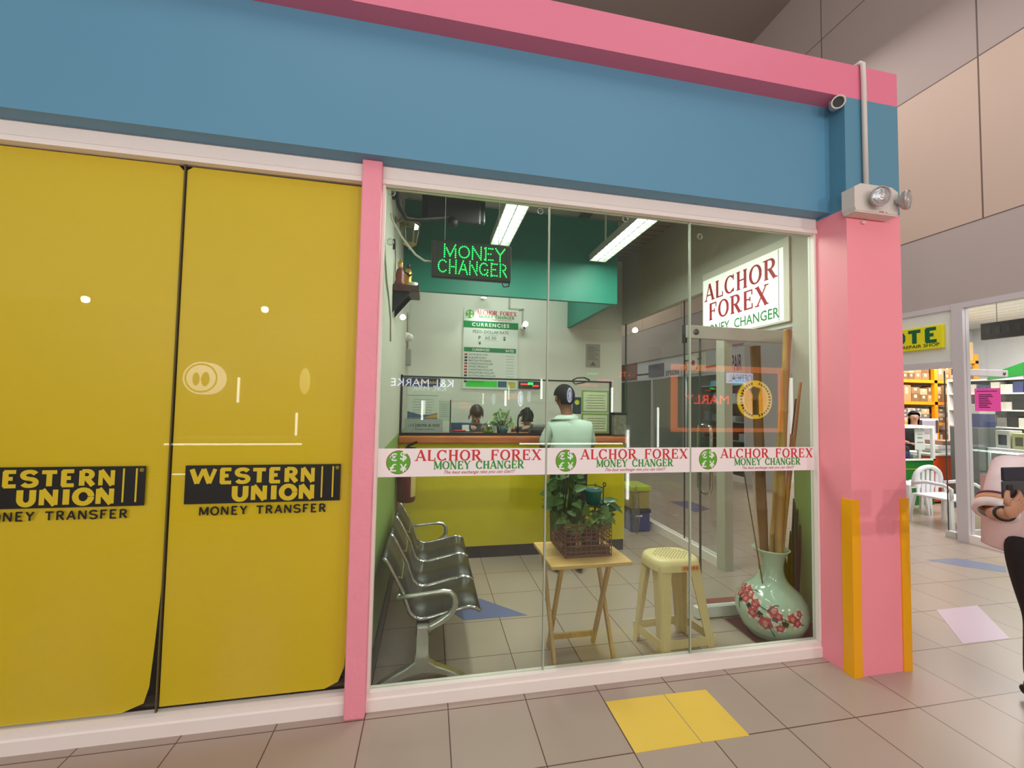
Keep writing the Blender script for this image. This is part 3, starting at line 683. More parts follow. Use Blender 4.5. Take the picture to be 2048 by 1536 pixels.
t = thing('security_camera', 'white bullet security camera on the back wall beside the rate board', 'camera', (1.2, 3.25, 2.5))
MB().ell((1.20, 3.255, 2.50), 0.04, 0.045, 0.04).build('housing', WHITEP, t)
MB().cyl((1.212, 3.212, 2.498), (1.215, 3.205, 2.498), 0.017, 14).build('lens', BLACK, t)
MB().box(1.01, 1.03, 3.285, 3.30, 2.76, 2.95).box(1.01, 1.215, 3.285, 3.30, 2.75, 2.77).box(1.195, 1.215, 3.285, 3.30, 2.52, 2.77).build('conduit', mat('conduit_grey', (176, 174, 164), 0.5), t)
t = thing('downlight', 'small white downlight over the rate board', 'light', (0.655, 3.16, 2.86))
MB().cyl((0.655, 3.16, 2.855), (0.655, 3.16, 2.88), 0.05, 18).build('housing', WHITEP, t)
MB().cyl((0.655, 3.16, 2.852), (0.655, 3.16, 2.856), 0.042, 18).build('lens', mat('downlight_lens', (250, 255, 248), 0.4, emit=5), t)
MB().box(0.63, 0.68, 3.16, 3.30, 2.88, 2.90).build('bracket', WHITEP, t)
sp = bpy.data.lights.new('downlight_spot', 'SPOT'); sp.energy = 16; sp.spot_size = 1.7; sp.spot_blend = 0.4; sp.color = (0.95, 1, 0.95); sp.shadow_soft_size = 0.03
so = bpy.data.objects.new('downlight_spot', sp); COL.objects.link(so); so.location = (0.655, 3.16, 2.845)

t = thing('paper_notice', 'grey printed notice taped on the back wall beyond the rate board', 'notice', (2.22, 3.295, 2.0))
MB().box(2.12, 2.33, 3.295, 3.299, 2.005, 2.335).build('sheet', mat('grey_sheet', (172, 170, 160), 0.6), t)
s = MB()
for k in range(9): s.box(2.145, 2.145 + 0.10 + 0.06 * ((k * 7) % 3) / 2, 3.294, 3.295, 2.29 - k * 0.022, 2.297 - k * 0.022)
s.prism([(0, 0), (0.09, 0), (0.045, 0.06)], (2.18, 3.294, 2.03), X, Z, Y, 0.001)
s.build('print_lettering', mat('grey_ink', (110, 108, 104), 0.6), t)

# ------------------------------------------------------------------ lit sign box over the open doorway
t = thing('light_box_sign', 'white lit money changer sign box over the open glass door', 'sign', (2.65, 0.96, 2.15))
MB().box(2.642, 2.6595, 0.485, 1.495, 2.15, 2.80).build('frame', mat('sign_frame', (226, 220, 206), 0.45), t)
MB().box(2.640, 2.643, 0.535, 1.485, 2.165, 2.735).build('face_panel', mat('sign_face', (255, 255, 250), 0.4, emit=0.55), t)
U = Vector((0, -1, 0))
SR = mat('sign_red', (176, 18, 40), 0.5); SG = mat('sign_green', (20, 140, 56), 0.5)
s = MB(); serif(s, 'ALCHOR', (2.639, 1.455, 2.52), U, Z, 0.86, 0.165, 0.2, 0.085, sp=0.12); serif(s, 'FOREX', (2.639, 1.40, 2.325), U, Z, 0.72, 0.165, 0.2, 0.085, sp=0.12)
s.build('title_lettering', SR, t)
text(MB(), 'MONEY  CHANGER', (2.639, 1.475, 2.195), U, Z, 0.90, 0.085, 0.01).build('subtitle_lettering', SG, t)
MB().box(2.6395, 2.644, 0.575, 0.581, 2.17, 2.73).build('seam', GREY, t)

# ------------------------------------------------------------------ counter with teller screen
t = thing('service_counter', 'yellow service counter with a varnished wooden top along the back of the shop', 'counter', (0.88, 2.15, 0))
CY = mat('counter_yellow', (208, 190, 16), 0.35, noise=0.03, nscale=2)
MB().box(-0.268, 2.00, 1.87, 2.40, 0.115, 1.095).build('front_panel', CY, t)
MB().box(-0.265, 1.995, 1.885, 2.38, 0.0, 0.115).build('kick_plate', DARK, t)
TOPW = wood_mat('counter_wood', (168, 88, 48), (204, 122, 70), 0, 0.3)
MB().rbox(-0.278, 2.035, 1.845, 2.44, 1.095, 1.165, 0.012).build('worktop', TOPW, t)
MB().box(-0.278, -0.262, 1.855, 1.87, 0.115, 1.095).build('edge_board', TOPW, t)

t = thing('teller_screen', 'clear teller screen in a thin black frame on the counter', 'screen', (0.8, 1.95, 1.165))
MB().box(-0.278, -0.258, 1.94, 1.96, 1.165, 1.745).box(1.862, 1.882, 1.94, 1.96, 1.165, 1.73).box(-0.278, 1.882, 1.94, 1.96, 1.722, 1.738).box(-0.258, 1.862, 1.935, 1.965, 1.165, 1.19).build('frame', BLACK, t)
MB().box(-0.258, 0.90, 1.947, 1.953, 1.19, 1.722).build('glass_pane', GLASS2, t)
MB().box(0.904, 1.862, 1.947, 1.953, 1.19, 1.722).build('glass_pane', GLASS2, t)
MB().tube([(1.45, 1.95, 1.74), (1.50, 1.95, 1.765), (1.58, 1.95, 1.77), (1.64, 1.95, 1.745)], 0.008, 6).tube([(1.44, 1.95, 1.735), (1.48, 1.95, 1.70), (1.56, 1.95, 1.715), (1.63, 1.95, 1.735)], 0.006, 6).build('cable_bundle', BLACK, t)

t = thing('name_board', 'navy board with gold print at the top corner of the teller screen', 'sign', (-0.08, 1.975, 1.64))
MB().box(-0.255, 0.095, 1.966, 1.974, 1.635, 1.72).build('panel', mat('navy', (26, 28, 62), 0.5), t)
s = MB()
for k in range(14): s.box(-0.13 + k * 0.014, -0.121 + k * 0.014, 1.965, 1.966, 1.665, 1.685 + 0.006 * (k % 2))
s.build('gold_lettering', mat('gold_print', (190, 160, 70), 0.5), t)
def sheet(name, label, cat, x0, x1, y, z0, z1, m, lines=6, lm=None, group=None, extra=None):
    t = thing(name, label, cat, ((x0 + x1) / 2, y, z0), group=group)
    MB().box(x0, x1, y, y + 0.006, z0, z1).build('sheet', m, t)
    s = MB(); rnd = random.Random(len(label)); W = x1 - x0; H = z1 - z0
    for k in range(lines):
        a = 0.12 + 0.1 * rnd.random(); b = 0.88 - 0.12 * rnd.random()
        zz = z1 - H * (0.16 + 0.7 * k / max(1, lines))
        s.box(x0 + W * a, x0 + W * b, y - 0.001, y, zz - H * 0.018, zz)
    s.build('print_lettering', lm or GREY, t)
    if extra: extra(t)
    return t
CERT = mat('certificate_paper', (206, 212, 202), 0.35)
def cert_extra(t):
    MB().prism([(0, 0), (0.286, 0), (0.286, 0.05), (0.20, 0.03), (0.12, 0.032), (0, 0.065)], (-0.21, 1.9675, 1.332), X, Z, Y, 0.0008).build('blue_wave_pattern', mat('cert_blue', (60, 96, 130), 0.4), t)
    MB().prism([(0.15, 0.0), (0.286, 0.0), (0.286, 0.04), (0.22, 0.025)], (-0.21, 1.967, 1.334), X, Z, Y, 0.0008).build('orange_wave_pattern', mat('cert_orange', (206, 150, 70), 0.4), t)
    MB().box(-0.214, 0.078, 1.974, 1.98, 1.322, 1.33).box(-0.214, 0.078, 1.974, 1.98, 1.546, 1.554).build('frame', GREY, t)
sheet('certificate', 'white certificate with a blue and orange wave behind the teller screen', 'certificate', -0.21, 0.076, 1.968, 1.33, 1.547, CERT, 6, extra=cert_extra)
t = sheet('registration_card', 'grey card with a long printed number at the foot of the teller screen', 'card', -0.235, 0.13, 1.968, 1.192, 1.322, mat('grey_card', (168, 174, 172), 0.4), 0)
s = MB(); text(s, '-1128098-8-000', (-0.20, 1.967, 1.245), X, Z, 0.30, 0.030, 0.01); text(s, 'Registration', (-0.13, 1.967, 1.213), X, Z, 0.18, 0.018)
s.build('number_lettering', INK, t)
sheet('document_holder', 'pale sheet in a black clip stand behind the teller screen beside the certificate', 'document', 0.09, 0.205, 2.02, 1.30, 1.50, mat('pale_sheet', (190, 200, 186), 0.5), 7, extra=lambda t: MB().box(0.198, 0.21, 2.018, 2.03, 1.166, 1.512).box(0.05, 0.21, 2.018, 2.10, 1.166, 1.176).build('stand', BLACK, t))
CG = mat('certificate_green', (128, 160, 84), 0.5); CPAP = mat('certificate_cream', (212, 216, 182), 0.5)
def green_extra(z0, z1):
    def f(t): MB().box(1.575, 1.862, 1.9655, 1.9665, z0, z1).build('inner_panel', CPAP, t)
    return f
for (z0, z1, lab, n) in ((1.408, 1.64, 'green-bordered certificate at the end of the teller screen, the upper one', 6), (1.195, 1.398, 'green-bordered certificate at the end of the teller screen, standing on the counter', 5)):
    t = thing('certificate', lab, 'certificate', (1.72, 1.97, z0), group='green certificates on the teller screen')
    MB().box(1.56, 1.862, 1.967, 1.973, z0, z1).build('border', CG, t)
    MB().box(1.578, 1.846, 1.966, 1.967, z0 + 0.014, z1 - 0.018).build('sheet', CPAP, t)
    s = MB(); rnd = random.Random(n)
    for k in range(n):
        zz = z1 - 0.05 - k * (z1 - z0 - 0.07) / n
        s.box(1.60 + 0.03 * rnd.random(), 1.80 + 0.03 * rnd.random(), 1.9655, 1.966, zz - 0.005, zz)
    s.build('print_lettering', mat('cert_ink', (84, 92, 66), 0.6), t)
t = thing('emblem_plaque', 'dark plaque with a round yellow emblem beside the green certificates', 'plaque', (1.515, 1.97, 1.38))
MB().rbox(1.46, 1.555, 1.966, 1.974, 1.39, 1.565, 0.003).build('panel', mat('plaque_blue', (40, 56, 76), 0.5), t)
MB().lathe([(0, 0), (0.026, 0)], (1.508, 1.9655, 1.51), 24, (0, -1, 0), False).build('emblem', mat('emblem_yellow', (214, 206, 50), 0.5), t)
t = thing('pen_tin', 'square patterned tin on the open end of the counter', 'container', (1.955, 1.93, 1.165))
MB().rbox(1.885, 2.02, 1.87, 1.99, 1.165, 1.39, 0.006).build('body', mat('camo_tin', (112, 112, 96), 0.5, noise=0.75, nscale=22), t)
MB().rbox(1.88, 2.025, 1.865, 1.995, 1.39, 1.412, 0.006).build('lid', BLACK, t)
MB().rbox(1.88, 2.025, 1.865, 1.995, 1.165, 1.19, 0.006).build('base', mat('tin_brown', (84, 74, 66), 0.5), t)
t = thing('desk_lamp', 'black gooseneck desk lamp on the counter behind the teller screen', 'lamp', (0.905, 2.08, 1.165))
MB().lathe([(0, 0), (0.05, 0), (0.05, 0.012), (0.012, 0.02), (0, 0.02)], (0.905, 2.08, 1.165), 20).build('base', BLACK, t)
MB().tube([(0.905, 2.08, 1.18), (0.905, 2.08, 1.32), (0.915, 2.08, 1.365), (0.945, 2.08, 1.385), (0.985, 2.08, 1.39)], 0.009, 8).build('gooseneck', BLACK, t)
MB().lathe([(0.02, 0.05), (0.026, 0.04), (0.03, 0.0), (0.065, -0.10), (0.062, -0.10), (0.02, 0.0)], (1.005, 2.08, 1.40), 18).build('lamp_shade', BLACK, t)

# ------------------------------------------------------------------ plants
LEAFG = mat('leaf_green', (72, 100, 44), 0.45, spec=0.3, noise=0.35, nscale=14)
LEAFD = mat('leaf_dark', (52, 86, 46), 0.35, noise=0.3, nscale=10)
LEAFL = mat('leaf_pale', (124, 160, 84), 0.4, noise=0.3, nscale=14)
def leaf(mb, p, d, n, L, Wd, fold=0.25, droop=0.25, heart=True):
    """one folded, drooping leaf: from p along d, facing n"""
    p, d, n = Vector(p), Vector(d).normalized(), Vector(n)
    n = (n - d * n.dot(d)); n = n.normalized() if n.length > 1e-4 else d.orthogonal().normalized()
    s_ = d.cross(n)
    prof = [(0, 0.0), (-0.06, 0.30), (0.12, 0.47), (0.35, 0.48), (0.62, 0.34), (0.85, 0.14), (1.0, 0.0)] if heart else [(0, 0.02), (0.15, 0.25), (0.35, 0.42), (0.6, 0.40), (0.85, 0.16), (1.0, 0)]
    vs, fs = [], []
    for a, wv in prof:
        c = p + d * (a * L) - n * (droop * L * max(a, 0) ** 2)
        for sgn in (-1, 0, 1): vs.append(c + s_ * (sgn * wv * Wd) + n * (abs(sgn) * wv * Wd * fold))
    for i in range(len(prof) - 1):
        for k in (0, 1): fs.append((i * 3 + k, i * 3 + k + 1, i * 3 + 4 + k, i * 3 + 3 + k))
    mb.add(vs, fs, True)
def foliage(cx, cy, cz, rx, ry, rz, n, L, seed, heart=True, face=(0, -1, 0.6)):
    rnd = random.Random(seed); mb = MB(); stems = MB()
    for i in range(n):
        a = rnd.uniform(0, 2 * PI); b = rnd.uniform(-1, 1); r = rnd.uniform(0.35, 1) ** 0.6
        o = Vector((rx * r * math.cos(a) * math.sqrt(1 - b * b * .8), ry * r * math.sin(a) * math.sqrt(1 - b * b * .8), rz * b))
        p = Vector((cx, cy, cz)) + o
        d = Vector((o.x / rx + rnd.uniform(-.6, .6), o.y / ry + rnd.uniform(-.6, .6), o.z / rz * 0.5 + rnd.uniform(-.9, .3)))
        nn = Vector(face) + Vector((rnd.uniform(-.7, .7), rnd.uniform(-.7, .7), rnd.uniform(-.4, .7)))
        l = L * rnd.uniform(0.65, 1.2)
        leaf(mb, p, d, nn, l, l * 0.85, rnd.uniform(.05, .35), rnd.uniform(.05, .4), heart)
        stems.tube([(cx + o.x * .15, cy + o.y * .15, cz - rz), p - Vector((0, 0, rz * 0.2)), p], 0.0025, 4)
    return mb, stems
STEM = mat('stem_green', (78, 100, 50), 0.5)
t = thing('counter_plant', 'small leafy plant in a blue pot on the counter behind the teller screen', 'plant', (0.74, 2.08, 1.165))
MB().lathe([(0, 0), (0.05, 0), (0.065, 0.09), (0.06, 0.09), (0.05, 0.01)], (0.74, 2.08, 1.165), 20).build('pot', mat('pot_blue', (70, 92, 110), 0.4), t)
a, b = foliage(0.74, 2.06, 1.32, 0.12, 0.07, 0.075, 60, 0.045, 5); a.build('foliage', LEAFL, t); b.build('stem', STEM, t)
t = thing('citrus_bag', 'clear bag of green fruit on the counter behind the teller screen', 'bag', (0.59, 2.03, 1.165))
MB().lathe([(0, 0), (0.05, 0.0), (0.075, 0.04), (0.07, 0.09), (0.045, 0.12), (0.01, 0.135)], (0.59, 2.03, 1.165), 20).build('bag', CLEARP, t)
for i, (dx, dy, dz) in enumerate(((0.02, -0.02, 0.035), (-0.03, 0, 0.035), (0.0, 0.03, 0.035), (0.0, 0.0, 0.085))):
    MB().ell((0.59 + dx, 2.03 + dy, 1.165 + dz), 0.027, 0.027, 0.026).build('fruit', mat('lime', (150, 172, 60), 0.5), t)
t = thing('receipt_printer', 'dark low receipt printer on the counter in front of the second teller', 'printer', (1.12, 2.08, 1.165))
MB().rbox(1.03, 1.24, 2.0, 2.16, 1.165, 1.235, 0.012).build('body', mat('printer_dark', (52, 52, 58), 0.4), t)
MB().rbox(1.05, 1.22, 2.02, 2.16, 1.235, 1.275, 0.01).build('cover', mat('printer_grey', (140, 138, 132), 0.4), t)
t = thing('pen_tray', 'dark pen tray with red-handled stamps on the counter behind the teller screen', 'tray', (0.33, 2.02, 1.165))
MB().rbox(0.20, 0.44, 1.98, 2.08, 1.165, 1.195, 0.006).build('tray', mat('tray_dark', (40, 44, 50), 0.5), t)
MB().cyl((0.23, 2.01, 1.205), (0.36, 2.03, 1.205), 0.009, 10).build('red_stamp', RED, t)
MB().cyl((0.26, 2.05, 1.205), (0.40, 2.05, 1.205), 0.008, 10).build('white_pen', WHITEP, t)
t = thing('booklet_box', 'navy and white box on the counter beside the first teller', 'box', (0.34, 2.13, 1.165))
MB().rbox(0.22, 0.42, 2.11, 2.18, 1.165, 1.28, 0.004).build('carton', mat('navy_carton', (44, 70, 112), 0.5), t)
MB().box(0.33, 0.40, 2.1085, 2.11, 1.20, 1.26).build('label', PWHITE, t)

# ------------------------------------------------------------------ bench
t = thing('waiting_bench', 'three-seat black and chrome waiting bench along the green end wall', 'bench', (0.02, 0.82, 0))
prof = [(-.224, .652), (-.205, .635), (-.189, .608), (-.150, .535), (-.114, .466), (-.096, .41), (-.078, .358), (-.05, .328), (-.018, .315), (.03, .319), (.12, .338), (.21, .358), (.249, .362), (.285, .352), (.31, .338)]
SEATM = mat('seat_black', (44, 42, 36), 0.36, spec=0.4)
for i in range(3):
    y0 = 0.205 + i * 0.412; y1 = y0 + 0.40
    sb = MB(); n = len(prof); vs = []
    for yy in (y0, y1):
        for k, (x, z) in enumerate(prof):
            a = prof[max(k - 1, 0)]; b = prof[min(k + 1, n - 1)]; dx, dz = b[0] - a[0], b[1] - a[1]; L = math.hypot(dx, dz)
            vs += [(x, yy, z), (x + dz / L * 0.012, yy, z - dx / L * 0.012)]
    m = 2 * n; fs = []
    for k in range(n - 1):
        fs += [(2 * k, 2 * k + 2, m + 2 * k + 2, m + 2 * k), (2 * k + 1, m + 2 * k + 1, m + 2 * k + 3, 2 * k + 3), (2 * k, 2 * k + 1, 2 * k + 3, 2 * k + 2), (m + 2 * k, m + 2 * k + 2, m + 2 * k + 3, m + 2 * k + 1)]
    fs += [(0, m, m + 1, 1), (m - 2, m - 1, 2 * m - 1, 2 * m - 2)]
    sb.add(vs, fs, True)
    so_ = sb.build('seat', SEATM, t)
    for yy in (y0, y1):
        MB().tube([(x, yy, z) for x, z in prof], 0.0085, 8).build('seat_rail', CHROME, so_)
    MB().tube([(-.17, y0 + 0.01, .545), (-.13, y0 + 0.1, .50), (-.13, y1 - 0.1, .50), (-.17, y1 - 0.01, .545)], 0.007, 6).build('back_brace', CHROME, so_)
ALUC = mat('cast_aluminium', (214, 215, 212), 0.28, 1.0)
for yy, s_ in ((0.175, -1), (1.455, 1)):
    arm = [(-.135, .452), (-.06, .456), (.06, .466), (.10, .468), (.135, .462), (.158, .44), (.165, .405), (.158, .372), (.135, .342), (.09, .312), (.04, .288), (.02, .27)]
    MB().tube([(x, yy, z) for x, z in arm], [0.011] * 3 + [0.014] * 3 + [0.018] * 3 + [0.02] * 3, 10).cyl((-.135, yy, .452), (-.135, yy - s_ * 0.05, .452), 0.012).build('armrest', ALUC, t)
    leg = [(-.034, .30), (.024, .30), (.028, .15), (.035, .115), (.07, .09), (.13, .065), (.19, .035), (.222, .018), (.226, .0), (.20, .0), (.13, .03), (.06, .052), (.0, .058), (-.06, .048), (-.14, .025), (-.20, .003), (-.232, .0), (-.236, .01), (-.21, .028), (-.14, .065), (-.08, .095), (-.044, .12), (-.036, .16)]
    b = bmesh.new(); vv = [b.verts.new((x, yy - 0.022, z)) for x, z in leg]; f = b.faces.new(vv)
    r = bmesh.ops.extrude_face_region(b, geom=[f]); bmesh.ops.translate(b, verts=[v for v in r['geom'] if isinstance(v, bmesh.types.BMVert)], vec=(0, 0.044, 0))
    bmesh.ops.bevel(b, geom=[e for e in b.edges if abs((e.verts[0].co - e.verts[1].co).y) < 1e-5], offset=0.006, segments=2, affect='EDGES')
    bmesh.ops.recalc_face_normals(b, faces=b.faces[:])
    MB().bm(b).build('leg', ALUC, t)
MB().rbox(-0.04, 0.03, 0.16, 1.47, 0.245, 0.298, 0.006).build('beam', mat('beam_dark', (44, 44, 46), 0.4), t)

# ------------------------------------------------------------------ folding table with the basket of plants
PINE = wood_mat('pine', (206, 160, 92), (226, 184, 118), 0, 0.4)
PINEL = wood_mat('pine_leg', (186, 142, 84), (212, 170, 108), 2, 0.45)
t = thing('folding_table', 'small folding pine table with crossed legs behind the middle of the glass', 'table', (0.92, 0.29, 0))
MB().rbox(0.68, 1.165, 0.085, 0.49, 0.578, 0.60, 0.004).build('tabletop', PINE, t)
for x in (0.725, 1.08): MB().bar((x, 0.425, 0.575), (x, 0.135, 0.0), 0.030, 0.018, (0, 1, 0)).build('leg', PINEL, t)
for x in (0.757, 1.045): MB().bar((x, 0.14, 0.575), (x, 0.375, 0.0), 0.030, 0.018, (0, 1, 0)).build('leg', PINEL, t)
MB().bar((0.757, 0.345, 0.075), (1.045, 0.345, 0.075), 0.028, 0.018).build('stretcher', PINEL, t)
MB().bar((0.70, 0.415, 0.565), (1.14, 0.415, 0.565), 0.025, 0.02).build('rail', PINEL, t)
MB().bar((0.70, 0.15, 0.568), (1.10, 0.15, 0.568), 0.02, 0.02).build('rail', PINEL, t)

WICK = mat('wicker', (128, 78, 54), 0.6, noise=0.35, nscale=40)
t = thing('wicker_basket', 'square open-weave wicker basket on the folding table', 'basket', (0.935, 0.32, 0.6))
x0, x1, y0, y1 = 0.795, 1.078, 0.185, 0.46
rnd = random.Random(3)
wk = MB()
def ring(z, r, jit=0.0):
    pts = []
    for a, b in (((x0, y0), (x1, y0)), ((x1, y0), (x1, y1)), ((x1, y1), (x0, y1)), ((x0, y1), (x0, y0))):
        for k in range(6):
            f = k / 6; pts.append((a[0] + (b[0] - a[0]) * f + rnd.uniform(-jit, jit) * .4, a[1] + (b[1] - a[1]) * f + rnd.uniform(-jit, jit) * .4, z + rnd.uniform(-jit, jit)))
    wk.tube(pts, r, 5, close=True)
for z in (0.605, 0.612, 0.634, 0.663, 0.669, 0.694, 0.718, 0.743, 0.765, 0.787, 0.793): ring(z, 0.0030, 0.0022)
for k in range(9):
    for (ax, ay, bx, by_) in ((x0, y0, x1, y0), (x1, y0, x1, y1), (x1, y1, x0, y1), (x0, y1, x0, y0)):
        px, py = ax + (bx - ax) * k / 9, ay + (by_ - ay) * k / 9
        wk.tube([(px, py, 0.602), (px + rnd.uniform(-.002, .002), py, 0.70), (px, py, 0.793)], 0.0028, 5)
for k in range(14):
    f = rnd.uniform(0, .8)
    wk.tube([(x0 + (x1 - x0) * f, y0 - .004, rnd.uniform(.69, .78)), (x0 + (x1 - x0) * min(1, f + .12), y0 - .004, rnd.uniform(.69, .78))], 0.003, 4)
wk.build('wicker_weave', WICK, t)
MB().box(x0 + .004, x1 - .004, y0 + .004, y1 - .004, 0.602, 0.61).build('base', WICK, t)
MB().box(x0 + .006, x1 - .006, y0 + .006, y0 + .009, 0.61, 0.655).build('liner', mat('liner_brown', (70, 52, 44), 0.7), t)

t = thing('pothos_plant', 'trailing variegated vine in a dark pot in the wicker basket, tallest side', 'plant', (0.86, 0.32, 0.611))
MB().lathe([(0, 0), (0.04, 0), (0.056, 0.15), (0.052, 0.15), (0.038, 0.01)], (0.865, 0.335, 0.611), 20).build('pot', mat('pot_dark', (40, 40, 42), 0.5), t)
a, b = foliage(0.835, 0.315, 0.93, 0.095, 0.085, 0.155, 70, 0.068, 11); a.build('foliage', LEAFG, t); b.build('stem', STEM, t)
t = thing('vine_plant', 'low broad-leaved vine along the front rim of the wicker basket', 'plant', (0.94, 0.24, 0.611))
MB().lathe([(0, 0), (0.035, 0), (0.045, 0.12), (0.04, 0.12), (0.03, 0.01)], (0.955, 0.24, 0.611), 20).build('pot', mat('pot_black', (34, 34, 36), 0.5), t)
a, b = foliage(0.94, 0.225, 0.805, 0.14, 0.05, 0.04, 44, 0.06, 21); a.build('foliage', mat('leaf_mid', (88, 116, 54), 0.45, spec=0.3, noise=0.4, nscale=16), t); b.build('stem', STEM, t)
t = thing('philodendron_plant', 'dark long-leaved plant leaning out of the wicker basket towards the stool', 'plant', (1.03, 0.34, 0.611))
MB().lathe([(0, 0), (0.03, 0), (0.04, 0.13), (0.036, 0.13), (0.026, 0.01)], (1.03, 0.34, 0.611), 20).build('pot', MATS['pot_dark'], t)
lm = MB(); st = MB()
for k in range(16):
    an = rnd.uniform(-0.9, 0.9); p = Vector((1.05 + rnd.uniform(-.02, .06), 0.33 + rnd.uniform(-.05, .05), rnd.uniform(0.80, 0.90)))
    leaf(lm, p, (math.cos(an) * .8, math.sin(an) * .4 - .2, rnd.uniform(-.5, .5)), (0.1, -0.6, 0.8), rnd.uniform(.07, .11), 0.05, 0.2, 0.35, False)
    st.tube([(1.03, 0.34, 0.73), p], 0.003, 4)
lm.build('foliage', LEAFD, t); st.build('stem', STEM, t)
t = thing('pot_rack', 'black wire pot rack standing in the wicker basket', 'rack', (1.0, 0.36, 0.611))
rk = MB()
for (px, py, zt) in ((1.056, 0.255, 1.02), (1.035, 0.33, 1.0), (0.93, 0.345, 0.985)): rk.tube([(px, py, 0.612), (px, py, zt)], 0.0035, 6)
rk.tube([(1.056, 0.255, 1.02), (1.07, 0.255, 1.015), (1.072, 0.255, 1.0), (1.056, 0.255, 0.99)], 0.003, 6).tube([(0.93, 0.345, 0.985), (1.035, 0.33, 0.99), (1.056, 0.255, 0.985)], 0.003, 6)
for z in (0.86, 0.885): rk.tube([(0.93, 0.345, z), (1.035, 0.33, z), (1.056, 0.255, z), (0.99, 0.20, z), (0.93, 0.22, z)], 0.003, 6, close=True)
rk.build('wire_frame', BLACK, t)
t = thing('teal_pot', 'teal plastic pot held in the black wire rack above the basket', 'pot', (0.992, 0.262, 0.888))
MB().lathe([(0, 0), (0.040, 0), (0.052, 0.075), (0.056, 0.078), (0.056, 0.092), (0.05, 0.092), (0.038, 0.01)], (0.992, 0.262, 0.888), 24).build('pot', mat('teal_plastic', (22, 104, 100), 0.4), t)
MB().lathe([(0, 0), (0.048, 0.0)], (0.992, 0.262, 0.97), 20).build('soil', mat('soil', (60, 50, 44), 0.9), t)

# ------------------------------------------------------------------ cream plastic stool
CREAM = mat('cream_plastic', (232, 210, 156), 0.35, noise=0.04, nscale=8)
t = thing('plastic_stool', 'tall cream plastic stool behind the glass', 'stool', (1.53, 0.25, 0))
def rr(cx, cy, hx, hy, r, n=5):
    out = []
    for (sx, sy, a0) in ((1, 1, 0), (-1, 1, 90), (-1, -1, 180), (1, -1, 270)):
        for k in range(n + 1):
            a = math.radians(a0 + 90 * k / n); out.append((cx + sx * (hx - r) + r * math.cos(a), cy + sy * (hy - r) + r * math.sin(a)))
    return out
rings = []
for hx, hy, z, r in ((0.118, 0.088, 0.572, 0.075), (0.140, 0.108, 0.570, 0.08), (0.152, 0.120, 0.560, 0.085), (0.158, 0.126, 0.535, 0.085), (0.161, 0.129, 0.505, 0.085)):
    rings.append([(x, y, z) for x, y in rr(1.503, 0.25, hx, hy, r)])
mb = MB(True); n = len(rings[0]); vs = [p for rg in rings for p in rg]; fs = [tuple(range(n))]
for i in range(len(rings) - 1):
    for k in range(n): fs.append((i * n + k, i * n + (k + 1) % n, (i + 1) * n + (k + 1) % n, (i + 1) * n + k))
mb.add(vs, fs, True)
mb.build('seat', CREAM, t)
hl = MB()
for i in range(11):
    for j in range(8):
        if abs(i - 5) / 6.2 + abs(j - 3.5) / 6 < 1.05:
            hl.obox((1.503 + (i - 5) * 0.0215, 0.25 + (j - 3.5) * 0.0225, 0.5722), (0.012, 0.006, 0), (-0.003, 0.005, 0), (0, 0, 0.0012))
hl.build('hole_pattern', mat('stool_hole', (120, 104, 66), 0.6), t)
for (tx, ty, bx, by_, sx, sy) in ((1.365, 0.142, 1.375, 0.118, -1, -1), (1.640, 0.142, 1.742, 0.13, 1, -1), (1.365, 0.355, 1.318, 0.385, -1, 1), (1.640, 0.355, 1.690, 0.40, 1, 1)):
    # L-shaped leg with a rounded outer corner, wider at the top
    lm = MB(); R_ = []
    for f, z in ((0, 0.53), (0.12, 0.46), (1.0, 0.0)):
        cx, cy = tx + (bx - tx) * f, ty + (by_ - ty) * f; a = 0.085 - 0.035 * min(1, f * 3) ; q = 0.02
        sec = [(a, 0), (a, -0.004), (q, -0.004), (q * .4, -q * .05), (-0.002, q * .6), (-0.004, a), (0, a), (0.004, a), (0.004, q), (q, 0.005), (a, 0.005)]
        R_.append([(cx - sx * u, cy - sy * v, z) for u, v in sec])
    m = len(R_[0]); vs = [p for rg in R_ for p in rg]; fs = []
    for i in range(2):
        for k in range(m): fs.append((i * m + k, i * m + (k + 1) % m, (i + 1) * m + (k + 1) % m, (i + 1) * m + k))
    fs.append(tuple(range(2 * m, 3 * m)))
    lm.add(vs, fs, False); lm.build('leg', CREAM, t)
for (p, q) in (((1.385, 0.125, 0.085), (1.73, 0.133, 0.085)), ((1.33, 0.375, 0.085), (1.68, 0.392, 0.085)), ((1.372, 0.13, 0.085), (1.325, 0.38, 0.085)), ((1.735, 0.14, 0.085), (1.69, 0.39, 0.085))):
    MB().bar(p, q, 0.006, 0.05, (0, 1, 0) if abs(p[0] - q[0]) > .2 else (1, 0, 0)).build('stretcher', CREAM, t)
s = MB(); text(s, '+ VIP', (1.52, 0.1205, 0.517), X, Z, 0.075, 0.020, 0.02)
MB().box(1.50, 1.62, 0.1195, 0.1215, 0.511, 0.542).build('label', mat('stool_label', (224, 170, 100), 0.5), t)
s2 = MB()
for k in range(5): s2.box(1.512 + k * 0.02, 1.526 + k * 0.02, 0.1188, 0.1195, 0.518, 0.536)
s2.build('orange_marking', mat('stool_orange', (206, 96, 52), 0.5), t)

